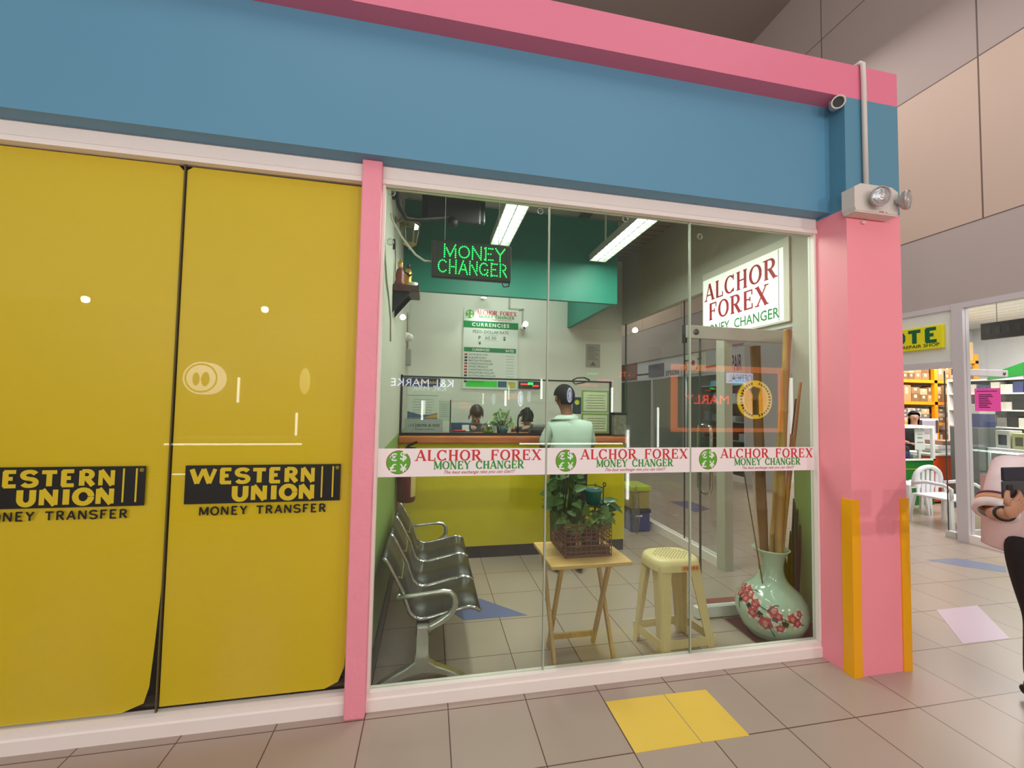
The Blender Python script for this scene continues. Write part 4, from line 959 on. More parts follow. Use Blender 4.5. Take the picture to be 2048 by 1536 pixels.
# ------------------------------------------------------------------ floor vase with bamboo
VASE = mat('celadon', (176, 200, 180), 0.12, coat=0.5, noise=0.06, nscale=4)
vc = Vector((2.262, 0.275, 0))
t = thing('floor_vase', 'large pale green blossom-painted floor vase in the corner by the pink column', 'vase', vc)
vp = [(0, 0.004), (0.125, 0.0), (0.138, 0.01), (0.150, 0.02), (0.186, 0.07), (0.210, 0.13), (0.214, 0.185), (0.200, 0.24), (0.168, 0.285), (0.128, 0.32), (0.096, 0.352), (0.078, 0.39), (0.071, 0.43), (0.073, 0.47), (0.084, 0.515), (0.104, 0.548), (0.113, 0.560), (0.107, 0.562), (0.082, 0.525), (0.066, 0.48), (0.064, 0.42), (0.071, 0.38), (0.09, 0.35)]
MB().lathe(vp, vc, 48).build('body', VASE, t)
def vr(z):
    for (r0, z0), (r1, z1) in zip(vp[1:17], vp[2:18]):
        if z0 <= z <= z1: return r0 + (r1 - r0) * (z - z0) / (z1 - z0 + 1e-9)
    return 0.1
def von(a, z, off=0.0015): r = vr(z) + off; return Vector((vc.x + r * math.cos(a), vc.y + r * math.sin(a), z))
def vblob(mb, a, z, ra, seed, off):
    rnd = random.Random(seed); n = 15; vs = [von(a, z, off + .0006)]
    for k in range(n):
        th = 2 * PI * k / n; rr_ = ra * 1.3 * (0.84 + 0.16 * math.cos(5 * th + seed)) 
        vs.append(von(a + rr_ * math.cos(th) / vr(z), z + rr_ * math.sin(th), off))
    mb.add(vs, [(0, 1 + k, 1 + (k + 1) % n) for k in range(n)], True)
front = math.atan2(-2.14 - vc.y, -vc.x)
FL = [(-0.95, .285, .026), (-1.15, .255, .024), (-0.80, .245, .024), (-0.45, .24, .026), (-0.50, .185, .028), (-0.15, .15, .036), (0.05, .225, .028), (0.18, .205, .022), (0.22, .135, .022), (0.55, .20, .026), (0.68, .175, .024), (0.80, .225, .018), (-0.72, .272, .024), (-1.3, .29, .02)]
halo, pet, cen, br = MB(), MB(), MB(), MB()
for i, (da, z, ra) in enumerate(FL):
    vblob(halo, front + da, z, ra * 1.3, i, 0.0012); vblob(pet, front + da, z, ra, i + 3, 0.0020); vblob(cen, front + da, z, ra * 0.4, i, 0.0028)
for path in ([(-1.3, .30), (-.9, .275), (-.5, .25), (-.1, .225), (.25, .20), (.6, .175), (1.0, .155)], [(-.1, .225), (.1, .26), (.25, .262)], [(-.5, .25), (-.35, .21), (-.55, .18)], [(-.1, .15), (.02, .10), (.12, .06)], [(-1.0, .26), (-1.05, .21), (-.95, .16)], [(-.95, .29), (-.6, .305), (-.35, .30)], [(.25, .2), (.32, .16), (.36, .15)], [(.6, .19), (.78, .2), (.85, .24)]):
    pts = []
    for (a0, z0), (a1, z1) in zip(path, path[1:]):
        for k in range(5): pts.append(von(front + a0 + (a1 - a0) * k / 5, z0 + (z1 - z0) * k / 5, 0.0008))
    br.tube(pts, 0.0028, 5)
for i, (da, z) in enumerate(((-.62, .215), (-.3, .19), (.35, .165), (.1, .19), (-1.0, .23))): vblob(br, front + da, z, .018, i + 9, 0.0014)
halo.build('blossom_halo_pattern', mat('halo_white', (226, 218, 208), 0.2), t); pet.build('blossom_pattern', mat('petal_rose', (196, 78, 88), 0.25), t)
cen.build('blossom_centre_pattern', mat('petal_pale', (222, 140, 136), 0.3), t); br.build('branch_pattern', mat('branch_dark', (44, 52, 40), 0.3), t)
MB().lathe([(0.1695, 0.047), (0.1725, 0.049), (0.1735, 0.0525)], vc, 48).build('ring_marking', mat('vase_ring', (120, 150, 126), 0.3), t)

BAMB = wood_mat('bamboo', (168, 122, 60), (204, 160, 92), 2, 0.4); BAMD = wood_mat('bamboo_dark', (92, 62, 34), (124, 88, 50), 2, 0.5)
def bamboo(p, q, r, m, label, nodes=6, group='bamboo poles in the floor vase', flat=1.0):
    p, q = Vector(p), Vector(q); tt = thing('bamboo_pole', label, 'pole', p, group=group)
    d = q - p; L = d.length; pr = []
    for k in range(nodes):
        f0, f1 = L * k / nodes, L * (k + 1) / nodes
        pr += [(r * 1.0, f0 + 0.006), (r * 0.95, (f0 + f1) / 2), (r, f1 - 0.008), (r * 1.1, f1 - 0.002)]
    MB().lathe([(0, 0), (r, 0)] + pr + [(r * .8, L), (r * .75, L - .02), (0, L - .02)], p, 14, d).build('stalk', m, tt)
bamboo((2.232, 0.285, 0.075), (2.175, 0.30, 1.915), 0.032, BAMD, 'thick dark brown bamboo pole in the vase, its cut top below the door rail', 5)
bamboo((2.262, 0.240, 0.075), (2.385, 0.25, 2.03), 0.024, BAMB, 'tall yellow bamboo pole in the vase, reaching the door rail', 7)
bamboo((2.268, 0.312, 0.075), (2.485, 0.34, 2.035), 0.024, BAMB, 'tall yellow bamboo pole leaning against the end wall, behind the tallest', 7)
bamboo((2.292, 0.265, 0.08), (2.39, 0.225, 1.32), 0.011, BAMB, 'thin yellow bamboo cane in the vase beside the thick poles', 5)
bamboo((2.298, 0.285, 0.08), (2.510, 0.27, 1.675), 0.009, BAMB, 'thin cane leaning out of the vase as far as the grey wall', 6)
bamboo((2.300, 0.305, 0.08), (2.50, 0.30, 1.56), 0.006, BAMD, 'thin dark cane leaning out of the vase beside the outermost cane', 6)
bamboo((2.215, 0.24, 0.08), (2.04, 0.25, 1.06), 0.004, BAMD, 'thin bare twig leaning out of the vase towards the stool', 3)
bamboo((2.205, 0.265, 0.08), (2.11, 0.265, 1.15), 0.006, mat('bleached_cane', (196, 170, 148), 0.5), 'thin bleached cane on the door side of the vase', 4)

t = thing('snake_plant', 'dark snake plant between the floor vase and the green wall end', 'plant', (2.585, 0.43, 0))
MB().lathe([(0, 0), (0.05, 0), (0.068, 0.12), (0.062, 0.12), (0.048, 0.01)], (2.585, 0.43, 0), 20).build('pot', MATS['pot_dark'], t)
lm = MB()
for (dx, dy, h, ln) in ((0, 0, .74, .02), (.02, .02, .66, .05), (-.03, .01, .6, -.06), (.01, -.03, .72, -.01), (-.01, .03, .5, .03), (.03, 0, .55, .04), (-.035, -.02, .46, -.08)):
    pts = []
    n = 7
    for k in range(n):
        f = k / (n - 1); wv = 0.028 * (0.6 + 1.2 * f - 1.75 * f * f) + 0.001
        c = Vector((2.585 + dx + ln * f, 0.43 + dy, 0.10 + h * f))
        pts += [c + Vector((-wv, 0, 0)), c + Vector((0, 0.008, 0)), c + Vector((wv, 0, 0)), c + Vector((0, -0.004, 0))]
    fs = []
    for k in range(n - 1):
        for j in range(4): fs.append((k * 4 + j, k * 4 + (j + 1) % 4, (k + 1) * 4 + (j + 1) % 4, (k + 1) * 4 + j))
    lm.add(pts, fs, True)
lm.build('leaves', LEAFD, t)

# ------------------------------------------------------------------ extinguisher and storage boxes
t = thing('fire_extinguisher', 'maroon fire extinguisher with a yellow label on the end wall by the counter', 'fire extinguisher', (-0.185, 1.70, 0.6))
MB().lathe([(0, 0), (0.072, 0), (0.08, 0.012), (0.08, 0.36), (0.06, 0.41), (0.025, 0.43), (0.025, 0.45), (0, 0.45)], (-0.185, 1.70, 0.60), 28).build('cylinder', mat('maroon', (106, 26, 34), 0.3), t)
lb = MB(); vs = []
for k in range(9):
    a = math.radians(-80 + 80 * k / 8 + 20); vs += [(-0.185 + 0.081 * math.cos(a), 1.70 + 0.081 * math.sin(a), 0.65), (-0.185 + 0.081 * math.cos(a), 1.70 + 0.081 * math.sin(a), 0.93)]
lb.add(vs, [(2 * k, 2 * k + 2, 2 * k + 3, 2 * k + 1) for k in range(8)], True).build('label', mat('ext_label', (206, 184, 110), 0.5), t)
MB().rbox(-0.20, -0.17, 1.685, 1.715, 1.05, 1.09, 0.004).bar((-0.185, 1.70, 1.09), (-0.10, 1.66, 1.13), 0.02, 0.012).bar((-0.185, 1.70, 1.075), (-0.11, 1.66, 1.07), 0.02, 0.01).build('valve', BLACK, t)
MB().tube([(-0.20, 1.69, 1.07), (-0.25, 1.66, 1.03), (-0.262, 1.64, 0.9), (-0.258, 1.63, 0.78)], 0.009, 8).build('hose', BLACK, t)
MB().box(-0.28, -0.265, 1.67, 1.73, 0.85, 1.0).box(-0.268, -0.255, 1.665, 1.735, 0.95, 0.97).build('bracket', BLACK, t)
t = thing('storage_bin', 'blue plastic storage bin on the floor beyond the end of the counter', 'bin', (2.48, 2.57, 0))
MB().rbox(2.36, 2.60, 2.41, 2.73, 0, 0.215, 0.012).build('body', mat('bin_blue', (52, 66, 128), 0.4), t)
MB().rbox(2.35, 2.61, 2.40, 2.74, 0.215, 0.262, 0.008).build('lid', mat('bin_navy', (24, 30, 66), 0.4), t)
MB().box(2.42, 2.50, 2.4085, 2.41, 0.175, 0.195).build('label', PWHITE, t)
t = thing('storage_bin', 'patterned storage box with a lime lid stacked on the blue bin', 'bin', (2.48, 2.57, 0.262))
MB().rbox(2.365, 2.595, 2.42, 2.72, 0.262, 0.47, 0.01).build('body', mat('bin_pattern', (170, 150, 84), 0.5, noise=0.6, nscale=60), t)
MB().rbox(2.35, 2.61, 2.405, 2.735, 0.47, 0.535, 0.012).build('lid', mat('bin_lime', (176, 190, 50), 0.4), t)
t = thing('plastic_bag', 'crumpled clear plastic bag leaning on the stacked storage boxes', 'bag', (2.38, 2.36, 0))
b = bmesh.new(); bmesh.ops.create_icosphere(b, subdivisions=3, radius=1)
rnd = random.Random(4)
for v in b.verts: v.co *= 1 + rnd.uniform(-.16, .16)
MB().bm(b, False, Matrix.Translation((2.385, 2.345, 0.27)) @ Matrix.Diagonal((0.05, 0.04, 0.27, 1))).build('film', CLEARP, t)

# ------------------------------------------------------------------ emergency light, conduit and camera on the column
t = thing('emergency_light', 'white twin-head emergency light on the front of the blue and pink column', 'light', (2.485, -0.22, 2.60))
OFFW = mat('off_white_plastic', (216, 206, 198), 0.45)
MB().prism([(-.155, .02), (-.145, .0), (.145, .0), (.155, .02), (.155, .135), (.11, .158), (-.11, .158), (-.155, .135)], (2.485, -0.265, 2.625), X, Z, Y, 0.075).build('housing', OFFW, t)
MB().box(2.335, 2.635, -0.262, -0.195, 2.617, 2.626).build('base_tray', OFFW, t)
LENS = mat('lamp_lens', (200, 200, 204), 0.12, 0.75, bump=0.6, bscale=70)
for cx, d in ((2.462, Vector((-.25, -1, -.15))), (2.622, Vector((.45, -1, -.1)))):
    d.normalize(); p = Vector((cx, -0.265, 2.70))
    h = MB().lathe([(0.018, 0), (0.02, 0.012), (0.048, 0.03), (0.055, 0.045), (0.055, 0.056), (0.049, 0.058), (0.048, 0.05)], p, 28, d).build('lamp_head', mat('lamp_ring', (176, 170, 168), 0.35, 0.5), t)
    MB().lathe([(0.048, 0.05), (0.04, 0.06), (0.02, 0.066), (0, 0.068)], p, 28, d).build('lens', LENS, h)
s = MB(); s.box(2.50, 2.535, -0.2655, -0.264, 2.629, 2.634).box(2.545, 2.56, -0.2655, -0.264, 2.629, 2.633)
s.build('red_marking', mat('mark_red', (196, 50, 54), 0.5), t)
MB().rbox(2.462, 2.486, -0.205, -0.19, 2.585, 2.60, 0.003).build('test_plug', OFFW, t)
t = thing('conduit_pipe', 'white conduit pipe rising from the emergency light over the cornice', 'pipe', (2.482, -0.20, 2.78))
MB().tube([(2.486, -0.207, 2.775), (2.483, -0.207, 3.45), (2.482, -0.205, 3.555), (2.482, -0.19, 3.572), (2.482, -0.14, 3.575)], 0.0135, 10).build('pipe', OFFW, t)
t = thing('security_camera', 'white bullet camera in the corner under the pink cornice', 'camera', (2.35, -0.13, 3.34))
MB().cyl((2.345, -0.14, 3.346), (2.345, -0.14, 3.328), 0.026, 18).build('mount', OFFW, t)
MB().lathe([(0, 0), (0.026, 0.004), (0.031, 0.02), (0.031, 0.085), (0.036, 0.09), (0.036, 0.104), (0.029, 0.104), (0.028, 0.09)], (2.362, -0.125, 3.332), 22, (-.55, -.75, -.35)).build('housing', OFFW, t)
dcam = Vector((-.55, -.75, -.35)).normalized(); pc = Vector((2.362, -0.125, 3.332)) + dcam * 0.092
MB().lathe([(0, 0.0), (0.029, 0)], pc, 20, dcam).build('lens', BLACK, t)

# ------------------------------------------------------------------ people
SKIN = mat('skin_tan', (178, 126, 98), 0.5); SKIN2 = mat('skin_light', (206, 152, 124), 0.5)
HAIR = mat('hair_black', (26, 22, 22), 0.8, spec=0.2, bump=0.4, bscale=140); HAIRB = mat('hair_brown', (58, 38, 34), 0.4)
def skin_mesh(verts, edges, radii, sub=2, root=0):
    me = bpy.data.meshes.new('sk'); me.from_pydata([Vector(v) for v in verts], edges, []); ob = bpy.data.objects.new('sk', me); COL.objects.link(ob)
    ob.modifiers.new('s', 'SKIN').use_smooth_shade = True
    sm = ob.modifiers.new('u', 'SUBSURF'); sm.levels = sub; sm.render_levels = sub
    d = ob.data.skin_vertices[0].data
    for i, r in enumerate(radii):
        d[i].radius = r if isinstance(r, tuple) else (r, r); d[i].use_root = (i == root)
    dg = bpy.context.evaluated_depsgraph_get(); dg.update()
    m2 = bpy.data.meshes.new_from_object(ob.evaluated_get(dg))
    vs = [v.co.copy() for v in m2.vertices]; fs = [list(p.vertices) for p in m2.polygons]
    bpy.data.objects.remove(ob); bpy.data.meshes.remove(me); bpy.data.meshes.remove(m2)
    return vs, fs
def chain(pts, radii):
    return [Vector(p) for p in pts], [(i, i + 1) for i in range(len(pts) - 1)], list(radii)
def hand(mb, wrist, fwd, palm_n, side, size=1.0, curl=0.5):
    """palm, four bent fingers and a thumb; fwd: direction of the hand, palm_n: out of the palm, side: towards the thumb"""
    w_, f, n, sd = Vector(wrist), Vector(fwd).normalized(), Vector(palm_n).normalized(), Vector(side).normalized()
    rot = Matrix((sd, f, n)).transposed()
    mb.ell(w_ + f * 0.045 * size, 0.040 * size, 0.052 * size, 0.016 * size, 14, 8, rot)
    for k, (o, L) in enumerate(((0.028, .070), (0.010, .078), (-0.009, .072), (-0.027, .058))):
        p = w_ + f * (0.085 * size) + sd * (o * size); pts = [p - f * 0.03 * size, p]; d = f.copy(); rr_ = [0.0088 * size, 0.0086 * size]
        for j, (fr, rad) in enumerate(((.45, .0082), (.3, .0075), (.25, .006))):
            d = (d + n * curl * (0.55 + 0.2 * j)).normalized(); pts.append(pts[-1] + d * (L * fr * size)); rr_.append(rad * size)
        mb.tube(pts, rr_, 8)
        mb.ell(pts[-1], rr_[-1], rr_[-1], rr_[-1], 8, 6)
    p = w_ + f * 0.02 * size + sd * 0.03 * size
    pts = [p, p + (sd * .8 + f * .5) .normalized() * 0.028 * size, p + (sd * .8 + f * .5).normalized() * 0.028 * size + (f * .8 + sd * .3 + n * curl).normalized() * 0.032 * size]
    pts.append(pts[-1] + (f + n * curl).normalized() * 0.02 * size)
    mb.tube(pts, [0.012 * size, 0.0105 * size, 0.0095 * size, 0.007 * size], 8)
def figure(t, H, skin, arms, legs, top, top_col, pants_col, hair, hair_long=0.0, head=(0, 0, 0), wide=1.0, hem=0.50, shoe_col=(30, 28, 28), short=True, bust=0, shirt_r=1.0, turn=0.0, pitch=0.0):
    """local figure facing +Y with hips over the origin; arms/legs: joint lists in local metres"""
    k = H / 1.68
    hipz = legs['hipz']
    ch = Vector(top['chest']); nk = Vector(top['neck']); hd = nk + Vector((0, 0.02, 0.115 * k)) + Vector(head)
    V = [(0, 0, hipz), tuple(Vector((0, 0, hipz)).lerp(ch, .45)), tuple(ch), tuple(ch.lerp(nk, .62)), tuple(nk), tuple(nk.lerp(hd, .45)), tuple(hd), tuple(hd + Vector((0, -0.005, 0.07 * k)))]
    R_ = [(.125 * k * wide, .085 * k), (.11 * k * wide, .08 * k), (.115 * k * wide, .08 * k), (.075 * k, .06 * k), (.058 * k, .058 * k), (.058 * k, .062 * k), (.080 * k, .094 * k), (.070 * k, .082 * k)]
    E_ = [(i, i + 1) for i in range(7)]
    for a in arms:
        i0 = len(V); pts = [Vector(p) for p in a['pts']]
        V += [tuple(p) for p in (pts[0], pts[0].lerp(pts[1], .5), pts[1], pts[1].lerp(pts[2], .5), pts[2])]; R_ += [.038 * k, .042 * k, .038 * k, .036 * k, .026 * k]
        E_ += [(2, i0), (i0, i0 + 1), (i0 + 1, i0 + 2), (i0 + 2, i0 + 3), (i0 + 3, i0 + 4)]
    for L in legs['pts']:
        i0 = len(V); pts = [Vector(p) for p in L]
        V += [tuple(p) for p in (pts[0], pts[0].lerp(pts[1], .5), pts[1], pts[1].lerp(pts[2], .45), pts[2])]; R_ += [.07 * k, .066 * k, .05 * k, .048 * k, .036 * k]
        E_ += [(0, i0)] + [(i0 + j, i0 + j + 1) for j in range(4)]
    b = MB(); b.add(*skin_mesh(V, E_, R_), True)
    for a in arms: hand(b, a['pts'][2], a['fwd'], a['n'], a['side'], k, a.get('curl', .4))
    rotz = Matrix.Rotation(turn, 3, 'Z') @ Matrix.Rotation(pitch, 3, 'X')
    def hp(x, y, z): return hd + rotz @ Vector((x * k, y * k, z * k))
    for sx in (-1, 1): b.ell(hp(sx * .083, 0, .0), .012 * k, .022 * k, .032 * k)
    b.tube([hp(0, .088, .035), hp(0, .112, -.002), hp(0, .096, -.012)], [.009 * k, .014 * k, .012 * k], 8)
    for L in legs['pts']:
        f = Vector(L[2])
    bo = b.build('body', skin, t)
    ew = MB(); ep = MB()
    for sx in (-1, 1):
        ew.ell(hp(sx * .031, .0805, .028), .0135 * k, .010 * k, .009 * k); ep.ell(hp(sx * .031, .0895, .028), .006 * k, .003 * k, .006 * k)
        ep.tube([hp(sx * .015, .094, .052), hp(sx * .045, .088, .054)], .003 * k, 5)
    ew.build('eyes', PWHITE, t); ep.build('pupils_and_brows', INK, t)
    MB().tube([hp(-.024, .09, -.042), hp(0, .098, -.044), hp(.024, .09, -.042)], [.003 * k, .007 * k, .003 * k], 6).build('mouth', mat('lip', (150, 74, 70), 0.5), t)
    # hair: a shell over the skull, open at the face
    hb = bmesh.new(); bmesh.ops.create_uvsphere(hb, u_segments=24, v_segments=16, radius=1)
    dead = [v for v in hb.verts if (v.co.y > 0.5 and v.co.z < 0.45) or (v.co.z < (-0.80 if not hair_long else -0.9)) or (v.co.y > (-0.25 if not hair_long else 0.15) and v.co.z < -0.12)]
    bmesh.ops.delete(hb, geom=dead, context='VERTS')
    Mh = Matrix.Translation(hd + Vector((0, -0.006, 0.028 * k))) @ rotz.to_4x4() @ Matrix.Diagonal((.093 * k, .112 * k, .110 * k, 1))
    hm = MB().bm(hb, True, Mh)
    if hair_long:
        lo = []
        n = 13
        for j in range(6):
            f = j / 5
            for i in range(n):
                a = PI + (PI * 1.24) * (i / (n - 1)) - PI * 0.12
                rx = (.088 + .012 * f) * k; ry = (.10 - .01 * f) * k
                lo.append(hp(rx / k * math.cos(a), ry / k * math.sin(a) - .004, .04 - f * hair_long / k))
        fs = [(j * n + i, j * n + i + 1, (j + 1) * n + i + 1, (j + 1) * n + i) for j in range(5) for i in range(n - 1)]
        hm.add(lo, fs, True)
    hm.build('hair', hair, t)
    # top
    V2 = [(0, 0, hipz - hem * .12), tuple(Vector((0, 0, hipz)).lerp(ch, .45)), tuple(ch + Vector((0, 0, .01))), tuple(ch.lerp(nk, .52)), tuple(ch.lerp(nk, .88))]
    R2 = [(.185 * k * wide * shirt_r, .135 * k), (.172 * k * wide * shirt_r, .128 * k), (.172 * k * wide, .128 * k), (.135 * k, .098 * k), (.082 * k, .076 * k)]
    E2 = [(0, 1), (1, 2), (2, 3), (3, 4)]
    for a in arms:
        i0 = len(V2); pts = [Vector(p) for p in a['pts']]
        if short: q = [pts[0] + Vector((0, 0, .004)), pts[0].lerp(pts[1], .5), pts[0].lerp(pts[1], .82)]; rr_ = [.066 * k, .064 * k, .066 * k]
        else: q = [pts[0], pts[1], pts[2].lerp(pts[1], .12)]; rr_ = [.062 * k, .05 * k, .036 * k]
        V2 += [tuple(x) for x in q]; R2 += rr_; E2 += [(2, i0), (i0, i0 + 1), (i0 + 1, i0 + 2)]
    so_ = MB(); so_.add(*skin_mesh(V2, E2, R2, 2, 1), True)
    so_.build('shirt', top_col, t)
    po = MB()
    for L in legs['pts']:
        pts = [Vector(p) for p in L]; sgn = 1 if pts[0].x > 0 else -1
        V3 = [(sgn * .055 * k, 0, hipz + .04), tuple(pts[0]), tuple(pts[0].lerp(pts[1], .5)), tuple(pts[1]), tuple(pts[1].lerp(pts[2], .5)), tuple(pts[2].lerp(pts[1], .04))]
        po.add(*skin_mesh(V3, [(j, j + 1) for j in range(5)], [(.098 * k, .098 * k), .096 * k, .088 * k, .074 * k, .068 * k, .06 * k]), True)
    po.build('trousers', pants_col, t)
    for L in legs['pts']:
        p = Vector(L[2]); toe = Vector(L[3]) if len(L) > 3 else p + Vector((0, .16, 0))
        d = (toe - p); d.z = 0; d = d.normalized()
        sh = MB(); rot = Matrix((d.cross(Z), d, Z)).transposed()
        sh.ell(Vector((p.x, p.y, .045)) + d * .05, .045 * k, .135 * k, .044, 14, 10, rot).ell(Vector((p.x, p.y, .07)) - d * .01, .04 * k, .05 * k, .06, 12, 8, rot)
        sh.build('shoe', mat('shoe_%d_%d_%d' % shoe_col, shoe_col, 0.5), t)
    return hd
MINT = mat('mint_shirt', (184, 203, 190), 0.8, noise=0.06, nscale=10)
t = thing('person', 'person in a mint T-shirt standing at the counter with his back turned', 'person', (1.255, 1.475, 0), local=True)
figure(t, 1.68, mat('skin_brown', (132, 88, 66), 0.5), [
    dict(pts=[(.175, .0, 1.29), (.235, .05, 1.06), (.15, .26, 1.20)], fwd=(-.2, 1, .05), n=(0, 0, -1), side=(-1, 0, 0)),
    dict(pts=[(-.175, .0, 1.29), (-.24, .05, 1.06), (-.15, .26, 1.20)], fwd=(.2, 1, .05), n=(0, 0, -1), side=(1, 0, 0))],
    dict(hipz=.90, pts=[[(.09, 0, .86), (.095, .03, .48), (.10, -.02, .08), (.12, .14, 0)], [(-.09, 0, .86), (-.095, .02, .48), (-.10, .0, .08), (-.12, .16, 0)]]),
    dict(chest=(0, .01, 1.25), neck=(-.02, .02, 1.425)), MINT, mat('dark_trousers', (36, 38, 46), 0.7), HAIR, head=(-.02, .0, 0.0), wide=1.12, hem=.5, shirt_r=1.05, turn=0.25)
def seated(name_lab, x, y, colr, hair, hl, rz=PI, look=0.0, hz=0.0, pitch=0.0):
    t = thing('person', name_lab, 'person', (x, y, 0), rz, local=True)
    figure(t, 1.52, SKIN2, [
        dict(pts=[(.16, .02, 1.10 + hz), (.19, .12, .88), (.10, .34, 1.215)], fwd=(-.2, 1, 0), n=(0, 0, -1), side=(-1, 0, 0)),
        dict(pts=[(-.16, .02, 1.10 + hz), (-.19, .12, .88), (-.10, .34, 1.215)], fwd=(.2, 1, 0), n=(0, 0, -1), side=(1, 0, 0))],
        dict(hipz=.60, pts=[[(.09, .06, .58), (.10, .40, .54), (.10, .38, .08), (.10, .5, 0)], [(-.09, .06, .58), (-.10, .40, .54), (-.10, .38, .08), (-.10, .5, 0)]]),
        dict(chest=(0, .03, 1.0 + hz), neck=(0, .06, 1.17 + hz)), colr, mat('dark_trousers', (36, 38, 46)), hair, hl, head=(0, .05, -.03), turn=look, pitch=pitch)
    c = thing('office_stool', 'round black stool under ' + ('the first teller' if x < 1 else 'the second teller'), 'stool', (x, y, 0))
    MB().lathe([(0, .40), (.15, .40), (.16, .42), (.15, .445), (0, .445)], (x, y, 0), 24).build('seat', BLACK, c)
    MB().cyl((x, y, .02), (x, y, .40), .025).lathe([(0, 0), (.2, 0), (.2, .012), (.03, .04), (0, .04)], (x, y, 0), 24).build('pedestal', STEEL, c)
seated('person with long brown hair bent over the counter behind the teller screen', 0.555, 2.95, mat('teller_blouse', (70, 72, 76), 0.7), HAIRB, 0.16, hz=.10, pitch=-1.15)
seated('person with short dark hair sitting behind the desk lamp', 1.24, 2.98, mat('teller_dark', (52, 50, 56), 0.7), HAIR, 0.0, rz=PI - .5, hz=.06, look=-.5, pitch=-.3)

# photographing visitor at the edge of the picture
PX, PY = 3.10, -0.55
t = thing('person', 'person in a white shirt with striped sleeves holding up a phone beside the pink column', 'person', (PX, PY, 0), PI, local=True)
POLO = mat('polo_white', (232, 214, 214), 0.8, noise=0.03, nscale=14)
sh, el, wr = Vector((.20, .0, 1.235)), Vector((.405, .06, 1.0)), Vector((.665, .245, 1.062))
figure(t, 1.60, SKIN, [
    dict(pts=[tuple(sh), tuple(el), tuple(wr)], fwd=(-.85, .0, .42), n=(-.1, -.9, .1), side=(.4, 0, .9), curl=.35),
    dict(pts=[(-.20, .0, 1.235), (-.27, .16, 1.0), (.10, .38, 1.06)], fwd=(.8, .1, .35), n=(.1, -.9, .1), side=(-.3, 0, 1), curl=.35)],
    dict(hipz=.82, pts=[[(.09, 0, .78), (.05, .03, .45), (.0, -.02, .08), (.01, .14, 0)], [(-.09, 0, .78), (-.11, .02, .45), (-.16, 0, .08), (-.17, .15, 0)]]),
    dict(chest=(-.01, .0, 1.13), neck=(-.04, .01, 1.30)), POLO, mat('black_trousers', (20, 20, 24), 0.7), HAIR, 0.18, head=(-.03, .02, 0), wide=1.18, shirt_r=1.25, hem=.62)
d = (el - sh).normalized(); p82 = sh.lerp(el, .82)
k = 1.6 / 1.68
def band(name, m, at, wdt, r0=.074, r1=.076):
    MB().lathe([(.058, 0), (r0, .0), (r1, wdt), (.058, wdt)], p82 + d * at, 26, d).build(name, m, t)
band('sleeve_stripe', mat('maroon_stripe', (120, 26, 40), 0.7), -.030, .014)
band('sleeve_hem', POLO, -.016, .006)
band('sleeve_stripe', mat('peach_stripe', (222, 160, 112), 0.7), -.010, .020)
band('sleeve_cuff', POLO, .010, .040, .076, .078)
fd = (wr - el).normalized()
MB().lathe([(.026, 0), (.034, 0), (.034, .022), (.026, .022)], wr - fd * .06, 18, fd).ell(wr - fd * .05 + Vector((.01, .02, .024)), .02, .02, .009).build('wristwatch', BLACK, t)
MB().tube([(.235, .10, .74), (.25, .14, .86), (.22, .15, 1.0), (.10, .13, 1.18), (-.10, .08, 1.30)], .010, 6).build('bag_strap', BLACK, t)
ph = thing('phone', 'dark phone in a navy case held up by the person in the striped-sleeve shirt', 'phone', (2.55, -0.765, 1.12))
MB().rbox(2.475, 2.66, -0.768, -0.757, 1.118, 1.192, .005).build('back_panel', mat('phone_grey', (58, 58, 62), 0.4), ph)
MB().rbox(2.485, 2.66, -0.766, -0.752, 1.192, 1.252, .005).build('flap', mat('phone_navy', (22, 26, 44), 0.5), ph)
MB().rbox(2.492, 2.525, -0.772, -0.767, 1.155, 1.176, .003).build('camera_bump', BLACK, ph)

# ------------------------------------------------------------------ repair shop across the side aisle
SHOPW = mat('shop_wall', (226, 226, 228), 0.7); FRAMEW = mat('frame_lilac_white', (206, 198, 202), 0.4)
struct('shop_wall_side', MB().box(6.06, 12.0, 4.88, 4.95, 0, 3.4), SHOPW)
struct('shop_wall_rear', MB().box(11.9, 12.0, -2.5, 4.88, 0, 3.4), SHOPW)
struct('wall_shop_partition', MB().box(6.06, 12.0, -2.6, -2.5, 0, 3.4), SHOPW)
struct('shop_ceiling', MB().box(6.06, 12.0, -2.6, 4.95, 3.3, 3.4), grid_mat('shop_ceiling', (226, 228, 220), (150, 150, 146), 0.3, 50, 6, -20, 0.02, 'XY', 0.6, 0.03))
area('shop_ceiling_light', (8.0, 1.4, 3.27), (8.0, 1.4, 0), 2.2, 3.6, 185, (1.0, 1.0, 0.98))
area('shop_ceiling_light', (9.6, 3.2, 3.27), (9.6, 3.2, 0), 2.0, 1.6, 110, (1.0, 0.98, 0.94))
struct('trim_6', MB().box(6.03, 6.13, 1.51, 1.615, 0, 2.755), FRAMEW)
struct('trim_7', MB().box(6.04, 6.12, -2.5, 4.9, 2.69, 2.755), FRAMEW)
struct('trim_8', MB().box(6.04, 6.12, 1.615, 4.0, 2.005, 2.08), FRAMEW)
struct('trim_9', MB().box(6.04, 6.12, -2.5, 1.51, 0, 0.09), WHITE)
struct('trim_10', MB().box(6.04, 6.12, 3.95, 4.9, 0, 2.69), FRAMEW)
struct('window_9', MB().box(6.07, 6.08, -2.5, 1.51, 0.09, 2.69), GLASS2)
struct('transom_wall', MB().box(6.06, 6.10, 1.615, 3.95, 2.08, 2.69), mat('transom_panel', (226, 226, 220), 0.5))
t = thing('shop_sign', 'yellow repair shop sign with green letters over the entrance across the aisle', 'sign', (6.05, 2.3, 2.24))
